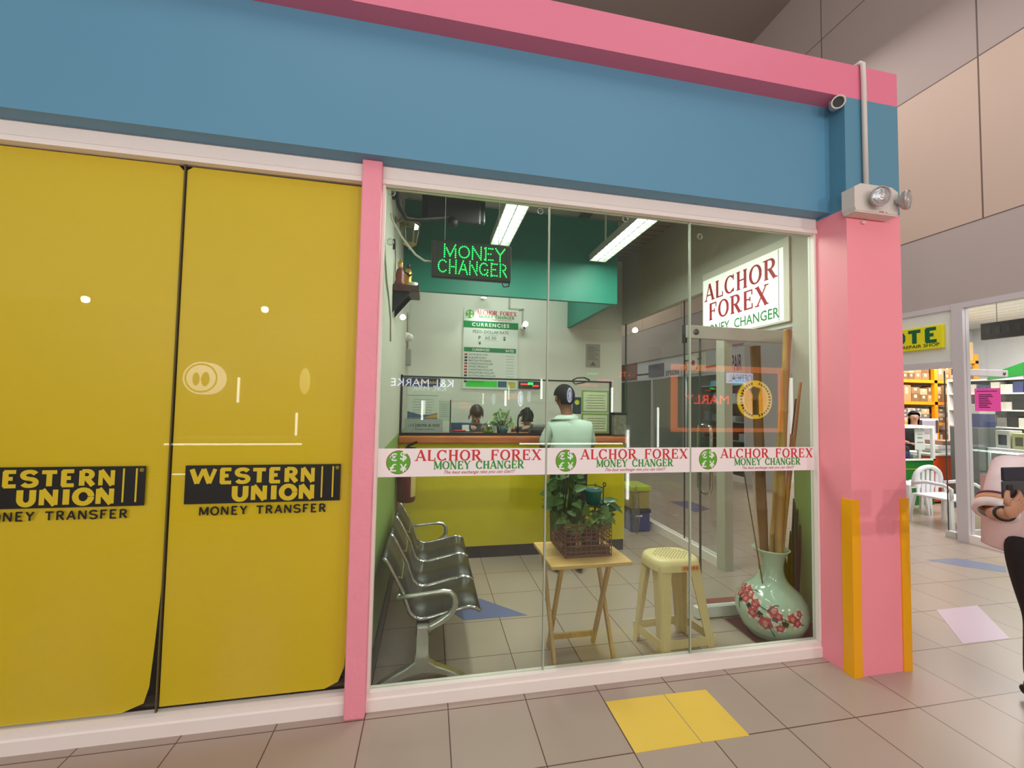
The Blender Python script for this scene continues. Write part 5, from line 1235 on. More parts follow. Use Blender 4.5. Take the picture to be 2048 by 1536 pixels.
MB().rbox(6.02, 6.058, 1.69, 2.95, 2.245, 2.535, 0.01).build('panel', mat('sign_yellow', (236, 226, 22), 0.5), t)
s = MB(); U = Vector((0, -1, 0))
serif(s, 'OTE', (6.018, 2.265, 2.335), U, Z, 0.53, 0.165, 0.27, 0.22, sp=0.14, sans=True)
s.build('title_lettering', mat('sign_dark_green', (8, 96, 62), 0.5), t)
text(MB(), 'ET REPAIR SHOP', (6.018, 2.215, 2.275), U, Z, 0.49, 0.042, 0.012).build('subtitle_lettering', mat('sign_ink', (40, 56, 32), 0.5), t)
# glass door standing open into the shop
dd = struct('door_2', MB().box(6.16, 6.93, 1.655, 1.665, 0.09, 1.93), GLASS2)
MB().rbox(6.12, 6.945, 1.635, 1.685, 1.92, 2.0, 0.004).build('top_rail', FRAMEW, dd)
MB().rbox(6.12, 6.945, 1.635, 1.685, 0.01, 0.09, 0.004).build('bottom_rail', FRAMEW, dd)
MB().cyl((6.88, 1.635, 1.96), (6.88, 1.63, 1.96), 0.022).build('lock', MATS['lock_steel'], dd)
MB().box(6.075, 6.083, 1.72, 1.73, 0.02, 1.97).build('edge_strip', MATS['dark_glass_edge2'], dd)
MB().box(6.05, 6.11, 1.64, 1.74, 0.0, 0.075).build('pivot_box', ALU, dd)
t = thing('pink_notice', 'bright pink notice taped to the glass of the repair shop', 'notice', (6.06, 1.33, 1.49))
MB().box(6.064, 6.068, 1.224, 1.44, 1.495, 1.75).build('sheet', mat('hot_pink', (250, 90, 180), 0.5, emit=0.12), t)
s = MB()
for k, ln in enumerate((.11, .12, .08, .09, .10, .11, .075, .095)): s.box(6.062, 6.064, 1.405 - ln, 1.405, 1.675 - k * 0.02, 1.683 - k * 0.02)
s.box(6.062, 6.064, 1.25, 1.42, 1.715, 1.722)
s.build('print_lettering', mat('notice_ink', (40, 16, 60), 0.6), t)
t = thing('hanging_sign', 'black unlit sign hanging inside the repair shop window', 'sign', (6.5, 1.3, 2.35))
MB().rbox(6.48, 6.54, 0.75, 1.613, 2.35, 2.545, 0.006).build('panel', mat('sign_black', (26, 26, 28), 0.5), t)
s = MB()
for k in range(9): s.box(6.476, 6.48, 1.52 - k * 0.085, 1.565 - k * 0.085, 2.41, 2.49)
s.build('unlit_lettering', mat('sign_charcoal', (44, 44, 46), 0.5), t)
for yy in (1.48, 0.88): MB().tube([(6.51, yy, 2.545), (6.51, yy, 3.3)], 0.004, 6).build('hanging_wire', GREY, t)

t = thing('display_counter', 'green-based display counter with a white-framed glass top inside the repair shop', 'counter', (7.4, 3.3, 0))
GB = mat('counter_green', (20, 110, 34), 0.4)
MB().box(6.9, 7.885, 3.05, 3.6, 0, 0.70).build('base', GB, t)
s = MB()
for z in (0.18, 0.36, 0.56): s.box(6.9, 7.886, 3.046, 3.05, z, z + 0.012)
s.build('yellow_stripe_marking', mat('stripe_gold', (170, 150, 40), 0.5), t)
MB().box(6.9, 7.9, 3.03, 3.62, 1.205, 1.245).box(7.86, 7.9, 3.03, 3.07, 0.70, 1.205).box(7.86, 7.9, 3.58, 3.62, 0.70, 1.205).box(6.9, 6.94, 3.03, 3.07, 0.70, 1.205).box(6.9, 7.9, 3.03, 3.07, 0.70, 0.725).build('frame', WHITEP, t)
MB().box(6.94, 7.86, 3.045, 3.051, 0.725, 1.205).build('glass_pane', GLASS2, t)
MB().prism([(-.05, 0), (.07, 0), (.07, .20), (-.05, .20)], (7.25, 3.0455, 0.43), X, Z, Y, 0.002).build('yellow_emblem_marking', mat('emblem_gold', (196, 180, 50), 0.5), t)
t = thing('paper_card', 'white price card standing inside the green display counter', 'card', (7.7, 3.10, 0.72))
MB().box(7.60, 7.80, 3.10, 3.105, 0.86, 1.19).build('sheet', PWHITE, t)
MB().box(7.65, 7.75, 3.098, 3.10, 1.10, 1.11).box(7.65, 7.75, 3.098, 3.10, 1.04, 1.06).box(7.64, 7.76, 3.098, 3.10, 0.97, 0.985).build('print_lettering', GREY, t)
MB().box(7.68, 7.72, 3.105, 3.13, 0.725, 1.0).build('stand', WHITEP, t)
for (n_, x, y, sx, sz, col, lab) in (('cloth_pouch', 7.45, 3.2, .22, .12, (42, 48, 100), 'navy pouch inside the green display counter'), ('device_case', 7.62, 3.3, .14, .20, (70, 66, 72), 'grey device case inside the green display counter behind the pouch'), ('coiled_cable', 7.72, 3.22, .12, .08, (222, 222, 220), 'white coiled cable inside the green display counter'), ('camera_bag', 7.2, 3.3, .25, .30, (64, 52, 46), 'dark bag inside the green display counter near the column')):
    t = thing(n_, lab, 'goods', (x, y, 0.702)); MB().rbox(x - sx / 2, x + sx / 2, y - .07, y + .07, 0.702, 0.702 + sz, 0.025).build('body', mat('goods_%d_%d' % col[:2], col, 0.6), t)
t = thing('orange_counter', 'orange-fronted counter next to the green display counter', 'counter', (8.4, 3.35, 0))
MB().box(7.92, 9.3, 3.10, 3.6, 0.03, 0.76).build('front_panel', mat('counter_orange', (222, 84, 24), 0.4), t)
MB().box(7.91, 9.31, 3.09, 3.62, 0.76, 0.79).build('worktop', WHITEP, t)
for i, (z, a, cols, lab) in enumerate(((0.79, .03, (200, 196, 190), 'grey-white tray at the bottom of the pile on the orange counter'), (0.86, -.05, (228, 226, 222), 'white paper pile on the tray on the orange counter'), (0.93, .06, (150, 112, 92), 'brown folder on top of the pile on the orange counter'))):
    tag(MB().rbox(8.18 + a, 8.62 + a, 3.14, 3.42, z, z + 0.065, 0.006).build('paper_pile', mat('pile_%d' % i, cols, 0.6)), lab, 'papers', 'piled papers on the orange counter')
t = thing('leaflet_stand', 'tilted white leaflet stand on the orange counter', 'stand', (8.45, 3.48, 0.79))
MB().prism([(0, 0), (.40, 0), (.46, .55), (.06, .55)], (8.25, 3.50, 0.80), X, Z, Y, 0.01).build('sheet', mat('leaflet_white', (222, 214, 224), 0.5), t)
MB().prism([(0, 0), (.26, 0), (.28, .22), (.02, .22)], (8.35, 3.494, 1.09), X, Z, Y, 0.004).build('printed_panel', mat('leaflet_grey', (170, 160, 172), 0.5), t)
MB().box(8.28, 8.34, 3.492, 3.4945, 1.10, 1.32).build('dark_band_marking', mat('leaflet_dark', (72, 56, 66), 0.5), t); MB().box(8.64, 8.69, 3.492, 3.4945, 1.10, 1.32).build('dark_band_marking', MATS['leaflet_dark'], t)
t = thing('person', 'person with long dark hair behind the green display counter', 'person', (8.62, 3.82, 0), PI - .75, local=True)
figure(t, 1.50, SKIN2, [
    dict(pts=[(.16, .0, 1.16), (.20, .05, .94), (.10, .20, .90)], fwd=(-.4, 1, 0), n=(0, 0, -1), side=(-1, 0, 0)),
    dict(pts=[(-.16, .0, 1.16), (-.20, .05, .94), (-.10, .20, .90)], fwd=(.4, 1, 0), n=(0, 0, -1), side=(1, 0, 0))],
    dict(hipz=.80, pts=[[(.08, 0, .77), (.09, .02, .43), (.09, 0, .08), (.09, .15, 0)], [(-.08, 0, .77), (-.09, .02, .43), (-.09, 0, .08), (-.09, .15, 0)]]),
    dict(chest=(0, 0, 1.10), neck=(0, .02, 1.255)), mat('black_top', (24, 22, 26), 0.7), mat('black_trousers', (20, 20, 24)), HAIR, 0.26)

# orange shelf rack with parcels
ORG = mat('rack_orange', (246, 158, 20), 0.4)
t = thing('shelf_rack', 'orange shelf rack stocked with parcels at the back of the repair shop', 'rack', (9.9, 4.5, 0))
for x in (8.8, 9.86, 10.95): 
    for y in (4.3, 4.72): MB().box(x - .04, x + .04, y - .03, y + .03, 0, 2.65).build('upright', ORG, t)
LV = (0.72, 1.19, 1.60, 2.03, 2.46)
for z in LV: MB().box(8.76, 10.99, 4.27, 4.75, z, z + 0.06).build('shelf', ORG, t)
rnd = random.Random(12); parc = None; K = [0]; ORD = ('first', 'second', 'third', 'fourth', 'fifth', 'sixth', 'seventh', 'eighth', 'ninth', 'tenth', 'eleventh', 'twelfth', 'thirteenth', 'fourteenth', 'fifteenth', 'sixteenth', 'seventeenth', 'eighteenth', 'nineteenth', 'twentieth')
PC = [mat('parcel_%d' % i, c, 0.6) for i, c in enumerate(((158, 118, 76), (178, 138, 92), (200, 168, 128), (120, 112, 104), (190, 186, 176), (132, 96, 60)))]
TAPE = mat('parcel_tape', (226, 206, 170), 0.3)
COLN = ['brown', 'tan', 'pale tan', 'grey', 'off-white', 'dark brown']
for zi, z in enumerate(LV[:4]):
    for bay, (xa, xb) in enumerate(((8.86, 9.80), (9.92, 10.90))):
        x = xa; st = 0
        while x < xb - .1:
            wd = rnd.uniform(.12, .22); nst = rnd.choice((1, 2, 2)) if zi != 1 else 3
            wd = min(wd, xb - x); zz = z + .0615
            for q in range(nst):
                hh = (rnd.uniform(.26, .34) if nst == 1 else rnd.uniform(.12, .17)) if zi != 1 else rnd.uniform(.07, .11)
                ci = rnd.choice((0, 1, 2, 5, 0, 1)) if zi != 1 else rnd.choice((3, 4, 3, 4, 2))
                K[0] += 1
                o = thing('parcel', '%s parcel on the orange rack, %s shelf, %s bay, %s stack, %s' % (COLN[ci], ('lowest', 'second', 'third', 'top')[zi], ('nearer', 'deeper')[bay], ORD[st], ('alone' if nst == 1 else ('bottom one', 'upper one')[q] if nst == 2 else ('bottom one', 'middle one', 'upper one')[q])), 'parcel', (x + wd / 2, 4.4, zz), group='%s parcels, %s shelf, %s bay' % (COLN[ci], ('lowest', 'second', 'third', 'top')[zi], ('nearer', 'deeper')[bay]))
                MB().rbox(x + .003, x + wd - .003, 4.30, 4.30 + rnd.uniform(.2, .35), zz, zz + hh, .006).build('carton', PC[ci], o)
                MB().box(x + wd * .3, x + wd * .62, 4.297, 4.30, zz + hh * .45, zz + hh * .85).build('label', TAPE if ci != 4 else GREY, o)
                zz += hh
            x += wd + .004; st += 1
for i, (x0, x1, lab) in enumerate(((8.90, 9.45, 'large brown carton on top of the orange rack, nearer end'), (9.47, 9.85, 'white-labelled carton on top of the orange rack'), (9.95, 10.9, 'wide shiny-wrapped carton on top of the orange rack, deeper end'))):
    o = thing('carton', lab, 'carton', ((x0 + x1) / 2, 4.45, 2.52)); MB().rbox(x0, x1, 4.29, 4.7, 2.5215, 2.52 + (.34, .36, .38)[i], .01).build('body', (PC[5], PC[0], PC[2])[i], o)
    MB().box(x0 + .1, x1 - .1, 4.287, 4.29, 2.60, 2.80).build('label', PWHITE if i == 1 else TAPE, o)

# white plastic stools and armchair
WPL = mat('white_stool_plastic', (228, 226, 230), 0.35)
def wstool(x, y, label, grp=None):
    o = thing('plastic_stool', label, 'stool', (x, y, 0), group=grp)
    b = MB(True); rg = [[(px, py, z) for px, py in rr(x, y, h, h, r)] for h, z, r in ((.12, .445, .06), (.145, .44, .07), (.155, .42, .07), (.16, .385, .07))]
    n = len(rg[0]); fs = [tuple(range(n))] + [(i * n + k, i * n + (k + 1) % n, (i + 1) * n + (k + 1) % n, (i + 1) * n + k) for i in range(3) for k in range(n)]
    b.add([p for r in rg for p in r], fs, True); b.build('seat', WPL, o)
    for sx in (-1, 1):
        for sy in (-1, 1): MB().bar((x + sx * .135, y + sy * .135, .42), (x + sx * .17, y + sy * .17, 0), .05, .03, (1, 0, 0)).build('leg', WPL, o)
wstool(6.86, 2.72, 'white plastic stool in front of the green counter, half behind the pink column')
wstool(7.22, 2.72, 'white plastic stool in front of the green counter, closer to the armchair')
t = thing('plastic_armchair', 'white plastic armchair inside the repair shop door', 'chair', (6.75, 2.1, 0))
ch = MB(); 
MB().rbox(6.45, 6.98, 1.92, 2.36, .345, .375, .012).build('seat', WPL, t)
bk_ = MB(); pts = []
for k in range(13):
    a = PI * k / 12; pts.append((6.72 - .23 * math.cos(a), 2.36 - .02 * math.sin(a), .45 + .27 * math.sin(a) ** .6))
bk_.tube(pts, [.03] * 13, 8)
for k in range(5): bk_.bar((6.56 + k * .08, 2.36, .37), (6.56 + k * .08, 2.35, .68 - .012 * (k - 2) ** 2), .05, .012, (1, 0, 0))
bk_.build('backrest', WPL, t)
for sx, x in ((-1, 6.46), (1, 6.98)):
    MB().tube([(x, 2.36, .50), (x, 2.2, .545), (x, 2.0, .54), (x, 1.93, .50), (x, 1.93, .38)], .022, 8).build('armrest', WPL, t)
    for y in (1.94, 2.34): MB().bar((x, y, .36), (x + sx * .05, y + (.04 if y > 2 else -.04), 0), .055, .03, (1, 0, 0)).build('leg', WPL, t)
# glass showcase and goods by the window
t = thing('glass_showcase', 'white-lit glass showcase behind the repair shop window', 'showcase', (7.4, 1.6, 0))
MB().box(7.15, 7.75, 1.0, 1.98, 0, .28).box(7.15, 7.75, 1.0, 1.98, .985, 1.02).box(7.15, 7.18, 1.95, 1.98, .28, .985).box(7.72, 7.75, 1.95, 1.98, .28, .985).box(7.15, 7.18, 1.0, 1.03, .28, .985).box(7.16, 7.74, 1.0, 1.97, .66, .675).build('frame', mat('showcase_white', (232, 232, 236), 0.4), t)
MB().box(7.15, 7.155, 1.03, 1.95, .28, .985).build('glass_pane', GLASS2, t)
MB().box(7.145, 7.155, 1.965, 1.985, 0, 1.02).build('edge_strip', MATS['green_glass_edge'], t)
MB().cyl((7.2, 1.03, .97), (7.2, 1.95, .97), .012).build('light_tube', TUBE, t)
rnd = random.Random(5)
for i in range(5):
    y = 1.08 + i * .18
    tag(MB().rbox(7.3, 7.5, y, y + .13, .675, .675 + rnd.uniform(.03, .07), .005).build('white_router', mat('router_white', (214, 214, 216), 0.4)), 'flat white device on the showcase shelf, ' + ('at the end away from the green glass edge', 'third along the shelf', 'in the middle of the shelf', 'next to the innermost one', 'beside the green glass edge')[i], 'device', 'flat devices on the showcase shelf')
for i, (y0, y1, h, c, lab) in enumerate(((1.88, 2.02, .23, (206, 206, 190), 'cream product box with a black picture on the showcase'), (1.73, 1.86, .20, (178, 188, 128), 'green-tinted product box on the showcase beside the cream one'), (1.50, 1.70, .40, (206, 210, 214), 'tall white product box with a blue print on the showcase'), (1.25, 1.45, .34, (120, 140, 180), 'bluish product box on the showcase'))):
    o = thing('product_box', lab, 'box', (7.4, (y0 + y1) / 2, 1.02), group=None)
    MB().rbox(7.33, 7.55, y0 - .03, y1 - .03, 1.02, 1.02 + h, .005).build('carton', mat('prod_%d' % i, c, 0.5), o)
    MB().box(7.327, 7.33, y0, y1 - .06, 1.06, 1.02 + h * .75).build('picture_marking', mat('prodpic_%d' % i, ((40, 44, 46), (90, 90, 70), (70, 100, 170), (50, 70, 110))[i], 0.5), o)
t = thing('waste_bin', 'yellow-green square bin under the showcase by the shop window', 'bin', (6.85, 1.55, 0))
MB().prism([(-.16, 0), (.16, 0), (.19, .42), (-.19, .42)], (6.70, 1.58, 0), Y, Z, X, .28).build('body', mat('bin_yellow', (196, 206, 40), 0.5), t)
MB().box(6.69, 6.99, 1.38, 1.78, .42, .44).build('rim', mat('bin_yellow2', (180, 190, 36), 0.5), t)
t = thing('green_arch', 'green arched panel with a yellow side board at the back of the repair shop', 'arch', (9.0, 2.4, 0))
pts = [(0, 0), (0.12, 0), (0.12, 2.0)] + [(0.12 + .5 * (1 - math.cos(PI / 2 * k / 8)), 2.0 + .0 * k) for k in range(0)]
ar = MB(); ar.prism([(0, 2.04), (.25, 2.16), (.55, 2.25), (.9, 2.28), (1.5, 2.28), (1.5, 2.14), (0, 2.0)], (8.9, 2.95, 0), Vector((-.3, -1, 0)).normalized(), Z, X, .06)
ar.build('arch_panel', mat('arch_green', (24, 150, 52), 0.4), t)
MB().box(8.58, 8.66, 2.28, 2.36, 0, 2.2).build('post', mat('arch_post', (30, 128, 60), 0.4), t)
MB().box(8.50, 8.56, 1.5, 2.27, 1.55, 2.15).build('yellow_board', mat('board_yellow', (240, 236, 40), 0.5), t)
t = thing('goods_shelf', 'white wall shelf stocked with boxed goods behind the green arch', 'shelf', (10.0, 3.0, 0))
for z in (.9, 1.2, 1.5, 1.80, 2.05): MB().box(9.9, 10.2, 1.6, 4.1, z, z + .025).build('shelf', WHITEP, t)
MB().box(10.2, 10.22, 1.6, 4.1, 0, 2.1).build('back_panel', mat('shelf_back', (150, 156, 150), 0.6), t)
MB().box(9.9, 10.2, 1.58, 1.6, 0, 2.1).build('side_panel', WHITEP, t); MB().box(9.9, 10.2, 4.1, 4.12, 0, 2.1).build('side_panel', WHITEP, t)
rnd = random.Random(8); gc = ((206, 204, 190), (70, 74, 80), (150, 160, 130), (60, 66, 110), (196, 190, 180), (120, 116, 108), (36, 38, 40))
for zi, z in enumerate((.925, 1.225, 1.525, 1.825)):
    y = 1.65; st = 0
    while y < 4.0:
        wd = rnd.uniform(.10, .2); c = rnd.choice(gc)
        if y + wd > 4.08: break
        lev = ('lowest', 'second', 'third', 'top')[zi]
        cn = {206: 'cream', 70: 'charcoal', 150: 'sage', 60: 'indigo', 196: 'beige', 120: 'taupe', 36: 'black'}[c[0]]
        o = tag(MB().rbox(9.93, 10.12, y, y + wd - .01, z, z + rnd.uniform(.12, .22), .004).build('boxed_goods', mat('gd_%d' % c[0], c, 0.5)), '%s boxed goods on the %s white wall shelf, %s from the window end' % (cn, lev, ORD[min(st, 19)]), 'box', '%s boxed goods on the %s white shelf' % (cn, lev))
        y += wd; st += 1
t = thing('grey_cabinet', 'dark grey cabinet with stacked devices behind the shop window post', 'cabinet', (8.2, 2.6, 0))
MB().rbox(8.0, 8.5, 2.55, 2.9, 0, 1.25, .01).build('body', mat('cab_grey', (104, 106, 104), 0.5), t)
MB().box(8.0, 8.5, 2.545, 2.55, .6, .61).build('door_seam', BLACK, t)
for i, (z, c, lab) in enumerate(((1.25, (60, 62, 110), 'indigo box on the dark grey cabinet'), (1.45, (190, 190, 180), 'pale box on top of the indigo one on the dark grey cabinet'))):
    tag(MB().rbox(8.08, 8.4, 2.58, 2.85, z, z + .2 - i * .05, .006).build('device_box', mat('devb_%d' % i, c, 0.5)), lab, 'box')

# ------------------------------------------------------------------ shops further down the aisle, seen through the glass wall
DKGL = mat('dark_shop_glass', (66, 92, 88), 0.15, spec=0.7)
struct('row_wall', MB().box(6.10, 6.25, 4.95, 14, 2.2, 2.755), mat('fascia_white', (214, 214, 222), 0.6))
struct('row_wall_rear', MB().box(7.4, 7.5, 4.95, 14, 0, 2.4), mat('row_wall', (120, 140, 130), 0.6))
struct('row_ceiling', MB().box(6.1, 7.5, 4.95, 14, 2.35, 2.4), SHOPW)
struct('trim_11', MB().box(6.05, 6.15, 4.95, 14, 0, 0.10), WHITE)
for i, (a, b) in enumerate(((4.98, 6.9), (6.98, 8.4), (8.48, 10.4), (10.48, 13.9))):
    struct('window_%d' % (10 + i), MB().box(6.10, 6.108, a, b, 0.10, 2.2), GLASS2)
    struct('window_trim', MB().box(6.08, 6.14, b, b + .08, 0, 2.2), FRAMEW)
area('row_fill_light', (6.4, 6.0, 2.32), (6.4, 6.0, 0), 0.4, 2.0, 26, (0.95, 1.0, 1.0))  # added fill inside the far row, brightens its shelves; no such lamp known
struct('wall_row_panel', MB().box(6.112, 6.125, 7.0, 8.38, 0.9, 2.2), mat('row_panel', (150, 150, 134), 0.6))
t = thing('shelf_display', 'teal shelf unit of devices in the shop window beyond the vase', 'shelf', (6.6, 5.6, 0))
MB().box(6.7, 6.72, 5.0, 6.8, 0, 2.1).build('back_panel', mat('teal_back', (44, 84, 98), 0.5), t)
for z in (.35, .75, 1.15, 1.55, 1.95): MB().box(6.4, 6.7, 5.0, 6.8, z, z + .02).build('shelf', mat('glass_shelf', (150, 190, 196), 0.3), t)
rnd = random.Random(9)
for zi, z in enumerate((.37, .77, 1.17, 1.57)):
    for j in range(6):
        y = 5.08 + j * .29; c = rnd.choice(((206, 214, 220), (40, 44, 50), (70, 110, 150), (150, 90, 90)))
        tag(MB().rbox(6.45, 6.62, y, y + rnd.uniform(.1, .2), z, z + rnd.uniform(.12, .28), .006).build('display_item', mat('disp_%d' % c[0], c, 0.4)), '%s item on the %s shelf of the teal display unit, %s from the doorway end' % ({206: 'white', 40: 'black', 70: 'blue', 150: 'rose'}[c[0]], ('lowest', 'second', 'third', 'top')[zi], ORD[j]), 'item', '%s display items, %s teal shelf' % ({206: 'white', 40: 'black', 70: 'blue', 150: 'rose'}[c[0]], ('lowest', 'second', 'third', 'top')[zi]))
def fsign(name, label, y0, y1, z0, z1, m, words, wm, th=.03):
    t = thing(name, label, 'sign', (6.08, (y0 + y1) / 2, z0)); MB().box(6.10 - th, 6.098, y0, y1, z0, z1).build('panel', m, t)
    if words:
        s = MB(); H = (z1 - z0) / len(words)
        for i, wv in enumerate(words): text(s, wv, (6.098 - th, y1 - (y1 - y0) * .12, z1 - H * (i + .8)), Vector((0, -1, 0)), Z, (y1 - y0) * .76, H * .55, .01)
        s.build('name_lettering', wm, t)
    return t
fsign('shop_sign', 'maroon sign board on the far shop row, beside the glass wall end', 9.3, 11.4, 2.25, 2.75, mat('sign_maroon', (120, 44, 54), 0.5), None, None)
fsign('shop_sign', 'slate grey sign panel on the far shop row, next to the maroon board', 7.85, 8.6, 2.28, 2.62, mat('sign_slate', (110, 108, 124), 0.5), None, None)
fsign('shop_sign', 'pale fascia sign with the dark printed name EPSON', 7.05, 7.80, 2.22, 2.45, mat('sign_pale', (206, 206, 214), 0.5), ['EPSON'], mat('sign_blueblack', (50, 52, 70), 0.5))
t = fsign('shop_sign', 'cream fascia sign with a red flower emblem beside the EPSON sign', 6.15, 7.0, 2.25, 2.72, mat('sign_cream', (226, 222, 206), 0.5), ['ST   IT'], INK)
MB().lathe([(0, 0), (.17, 0)], (6.06, 6.55, 2.5), 28, (-1, 0, 0), False).build('emblem_disc', PWHITE, t)
MB().lathe([(0, 0), (.07, 0)], (6.058, 6.55, 2.5), 8, (-1, 0, 0), False).build('emblem_flower', mat('flower_red', (206, 70, 50), 0.5), t)
fsign('shop_sign', 'white fascia sign with a phone outline near the tall bamboo poles', 4.95, 5.5, 2.1, 2.7, mat('sign_white2', (220, 222, 226), 0.5), ['REPAIR'], mat('sign_navy', (40, 50, 90), 0.5))

# ------------------------------------------------------------------ the facing side of the mall, behind the camera: it shows as reflections in the glass
struct('opposite_wall', MB().box(-8, 10, -6.75, -6.62, 0, 3.2), mat('opposite_wall', (112, 108, 106), 0.8))
UM = Vector((-1, 0, 0)); OY = -6.60
def em(name, c, e): return mat(name, c, 0.5, emit=e)
def osign(label, x0, x1, z0, z1, panel, words=None, wm=None, name='lit_sign', d=0.04):
    """sign on the opposite shops facing +Y; x0 < x1"""
    t = thing(name, label, 'sign', ((x0 + x1) / 2, OY, z0)); y = OY + d
    if panel: MB().box(x0, x1, OY - .02, y, z0, z1).build('panel', panel, t)
    if words:
        s = MB(); H = (z1 - z0) / len(words)
        for i, wv in enumerate(words): text(s, wv, (x1 - (x1 - x0) * .04, y + .002, z1 - H * (i + .86)), UM, Z, (x1 - x0) * .92, H * .72, 0.0)
        s.build('lettering', wm, t)
    return t
WL = em('sign_light_blue_white', (222, 226, 255), 9)
osign('big white lit letters mirrored in the glass beside the pink post', -0.85, 0.53, 1.76, 1.98, None, ['K&L MARKE'], WL)
osign('red lit letters mirrored in the glass in front of the bamboo', 5.85, 7.12, 1.50, 1.80, None, ['MARLY'], em('sign_light_red', (255, 60, 45), 9))
t = thing('shop_surround', 'orange lit shop surround mirrored in the glass around the bamboo', 'shop front', (7.1, OY, 0.9))
OL = em('orange_light', (255, 125, 60), 3.2)
MB().box(5.55, 8.6, OY, OY + .05, 2.33, 2.47).build('top_strip', OL, t); MB().box(5.55, 8.6, OY, OY + .05, .88, .97).build('bottom_strip', OL, t)
MB().box(5.55, 5.70, OY, OY + .05, .97, 2.2).build('side_strip', OL, t); MB().box(8.5, 8.6, OY, OY + .05, .97, 2.33).build('side_strip', OL, t)
t = thing('round_sign', 'round yellow lit sign mirrored in front of the dark bamboo pole', 'sign', (7.8, OY, 1.25))
MB().cyl((7.8, OY, 1.67), (7.8, OY + .06, 1.67), .47, 36).build('rim', em('round_yellow', (255, 200, 30), 7), t)
MB().lathe([(0, 0), (.33, 0)], (7.8, OY + .062, 1.67), 36, (0, 1, 0), False).build('disc', em('round_orange', (255, 170, 5), 6.5), t)
MB().prism([(-.09, -.42), (.09, -.42), (.08, .05), (.17, .2), (.06, .27), (-.14, .22), (-.08, .05)], (7.8, OY + .064, 1.72), UM, Z, Y, .002).build('silhouette_pattern', mat('round_brown', (70, 30, 22), 0.6), t)
s = MB()
for k in range(34):
    a = 2 * PI * k / 34
    if k not in (8, 9, 25, 26): s.obox((7.8 + .40 * math.cos(a), OY + .062, 1.67 + .40 * math.sin(a)), (.045 * math.sin(a), 0, -.045 * math.cos(a)), (0, .003, 0), (.06 * math.cos(a), 0, .06 * math.sin(a)))
s.build('ring_lettering', RED, t)
osign('white lit sign with lilac letters mirrored above the round yellow sign', 7.05, 7.75, 2.06, 2.31, em('sign_lilac_white', (214, 214, 255), 5), ['OPTICAL'], mat('lilac_ink', (110, 110, 190), 0.5))
t = thing('round_lamp_sign', 'round white lit drum sign mirrored in the yellow pane', 'sign', (-4.1, OY, 1.54))
MB().cyl((-4.12, OY, 1.84), (-4.12, OY + .28, 1.84), .30, 32).build('drum', em('drum_white', (255, 240, 235), 5), t)
MB().lathe([(.24, 0), (.27, 0)], (-4.12, OY + .282, 1.84), 32, (0, 1, 0), False).build('ring_marking', GREY, t)
MB().ell((-4.05, OY + .285, 1.82), .07, .003, .13).ell((-4.20, OY + .285, 1.82), .06, .003, .12).build('figure_marking', GREY, t)
t = thing('round_lamp_sign', 'thin oval lit sign mirrored at the right part of the yellow pane', 'sign', (-2.4, OY, 1.6)); t['label'] = 'oval cream lit sign mirrored in the yellow pane by the pink post'
MB().ell((-2.42, OY + .05, 1.84), .10, .04, .26).build('disc', em('oval_cream', (255, 236, 180), 2.5), t)
osign('red lit lettering mirrored beside the head of the person in mint, upper line', 3.68, 4.10, 1.99, 2.07, None, ['E-LOAD'], em('sign_light_pinkred', (255, 70, 90), 6))
osign('red lit lettering mirrored beside the head of the person in mint, lower line', 3.24, 3.72, 1.88, 1.95, None, ['BILLS PAYMENT'], em('sign_light_red2', (255, 30, 40), 6))
osign('green lit lettering mirrored above the red lines on the back wall', 3.44, 3.73, 2.14, 2.21, None, ['TRANS'], em('sign_light_green', (30, 255, 130), 6))
osign('small orange lit lettering mirrored near the end of the glass wall', 4.2, 4.62, 2.1, 2.26, None, ['- - TL'], em('sign_light_orange', (255, 120, 30), 5))
osign('red lit lettering mirrored over the counter plant', 1.52, 1.86, 1.56, 1.68, None, ['WESTERN', 'UNION'], em('sign_light_coral', (255, 80, 70), 6))
osign('red, green and blue lit block mirrored left of the teller', 0.60, 0.86, 1.34, 1.50, None, ['OPEN', 'MOBILE'], em('sign_light_coral2', (255, 90, 60), 4)); 
bpy.data.objects[[o.name for o in COL.objects if o.name.startswith('lit_sign')][-1]]['label'] = 'small red lit lettering mirrored beside the teller with long hair'
for (x, z, rx, lab) in ((1.93, 1.58, .07, 'oval white lit sign mirrored above the desk lamp'), (3.05, 1.68, .08, 'oval white lit sign mirrored on the head of the person in mint')):
    t = thing('oval_sign', lab, 'sign', (x, OY, z - .17)); MB().ell((x, OY + .03, z), .062, .02, .17).build('disc', em('oval_white', (225, 230, 255), 6), t)
    MB().tube([(x + .04 * math.cos(a), OY + .05, z + .11 * math.sin(a)) for a in [2 * PI * i / 20 for i in range(20)]], .006, 5, close=True).build('ring_marking', mat('oval_ink', (110, 110, 130), 0.6), t)
WT = em('white_tube', (255, 255, 250), 11)
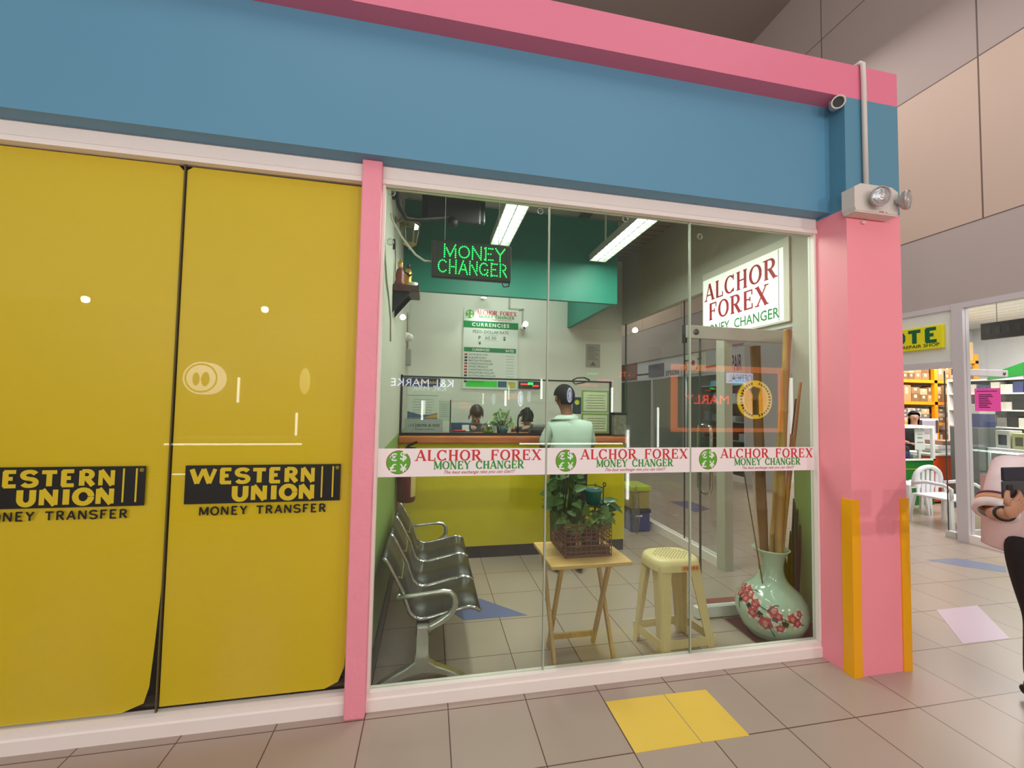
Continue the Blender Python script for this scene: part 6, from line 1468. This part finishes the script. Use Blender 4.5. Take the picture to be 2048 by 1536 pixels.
for (x, z0, z1, lab) in ((5.21, .5, 1.44, 'upright white tube mirrored in front of the glass side wall'), (2.40, 1.58, 2.02, 'upright white tube mirrored beside the joint of the middle pane'), (4.06, 1.31, 1.87, 'upright white tube mirrored next to the patterned tin'), (-2.55, .7, 1.22, 'upright white tube mirrored in the yellow pane, the lower one'), (-3.6, 1.4, 1.88, 'upright white tube mirrored in the yellow pane, the upper one'), (1.60, 1.42, 1.75, 'short upright white tube mirrored above the counter plant'), (-0.15, 1.10, 1.5, 'short upright white tube mirrored on the certificate')):
    t = thing('tube_lamp', lab, 'light', (x, OY, z0)); MB().cyl((x, OY + .03, z0), (x, OY + .03, z1), .022, 10).build('tube', WT, t); MB().box(x - .02, x + .02, OY - .02, OY + .02, z0, z1).build('holder', WHITEP, t)
for (x0, x1, lab) in ((-3.10, -1.55, 'low lit island showcase mirrored in the yellow pane'), (1.22, 2.80, 'low lit island showcase mirrored in the glass at the height of the counter')):
    t = thing('island_showcase', lab, 'showcase', ((x0 + x1) / 2, -3.7, 0))
    MB().box(x0, x1, -4.0, -3.46, 0, .5).box(x0, x1, -4.0, -3.46, .96, .985).box(x0, x0 + .03, -3.50, -3.46, .5, .96).box(x1 - .03, x1, -3.50, -3.46, .5, .96).build('frame', mat('island_grey', (120, 118, 118), 0.5), t)
    MB().box(x0 + .03, x1 - .03, -3.99, -3.98, .5, .96).build('back_panel', mat('island_dark', (58, 58, 62), 0.6), t)
    MB().cyl((x0 + .02, -3.44, .925), (x1 - .02, -3.44, .925), .011, 10).build('tube', WT, t)
    MB().cyl((x0 + .12, -3.44, .57), (x1 - .02, -3.44, .57), .008, 10).build('tube', WT, t)
    rnd = random.Random(x0)
t = thing('tube_lamp', 'long upright white tube mirrored in front of the stacked storage boxes', 'light', (2.9, -3.5, 0))
MB().cyl((2.9, -3.5, .10), (2.9, -3.5, 1.12), .016, 10).build('tube', WT, t); MB().box(2.86, 2.94, -3.56, -3.515, 0, 1.2).build('holder', WHITEP, t)
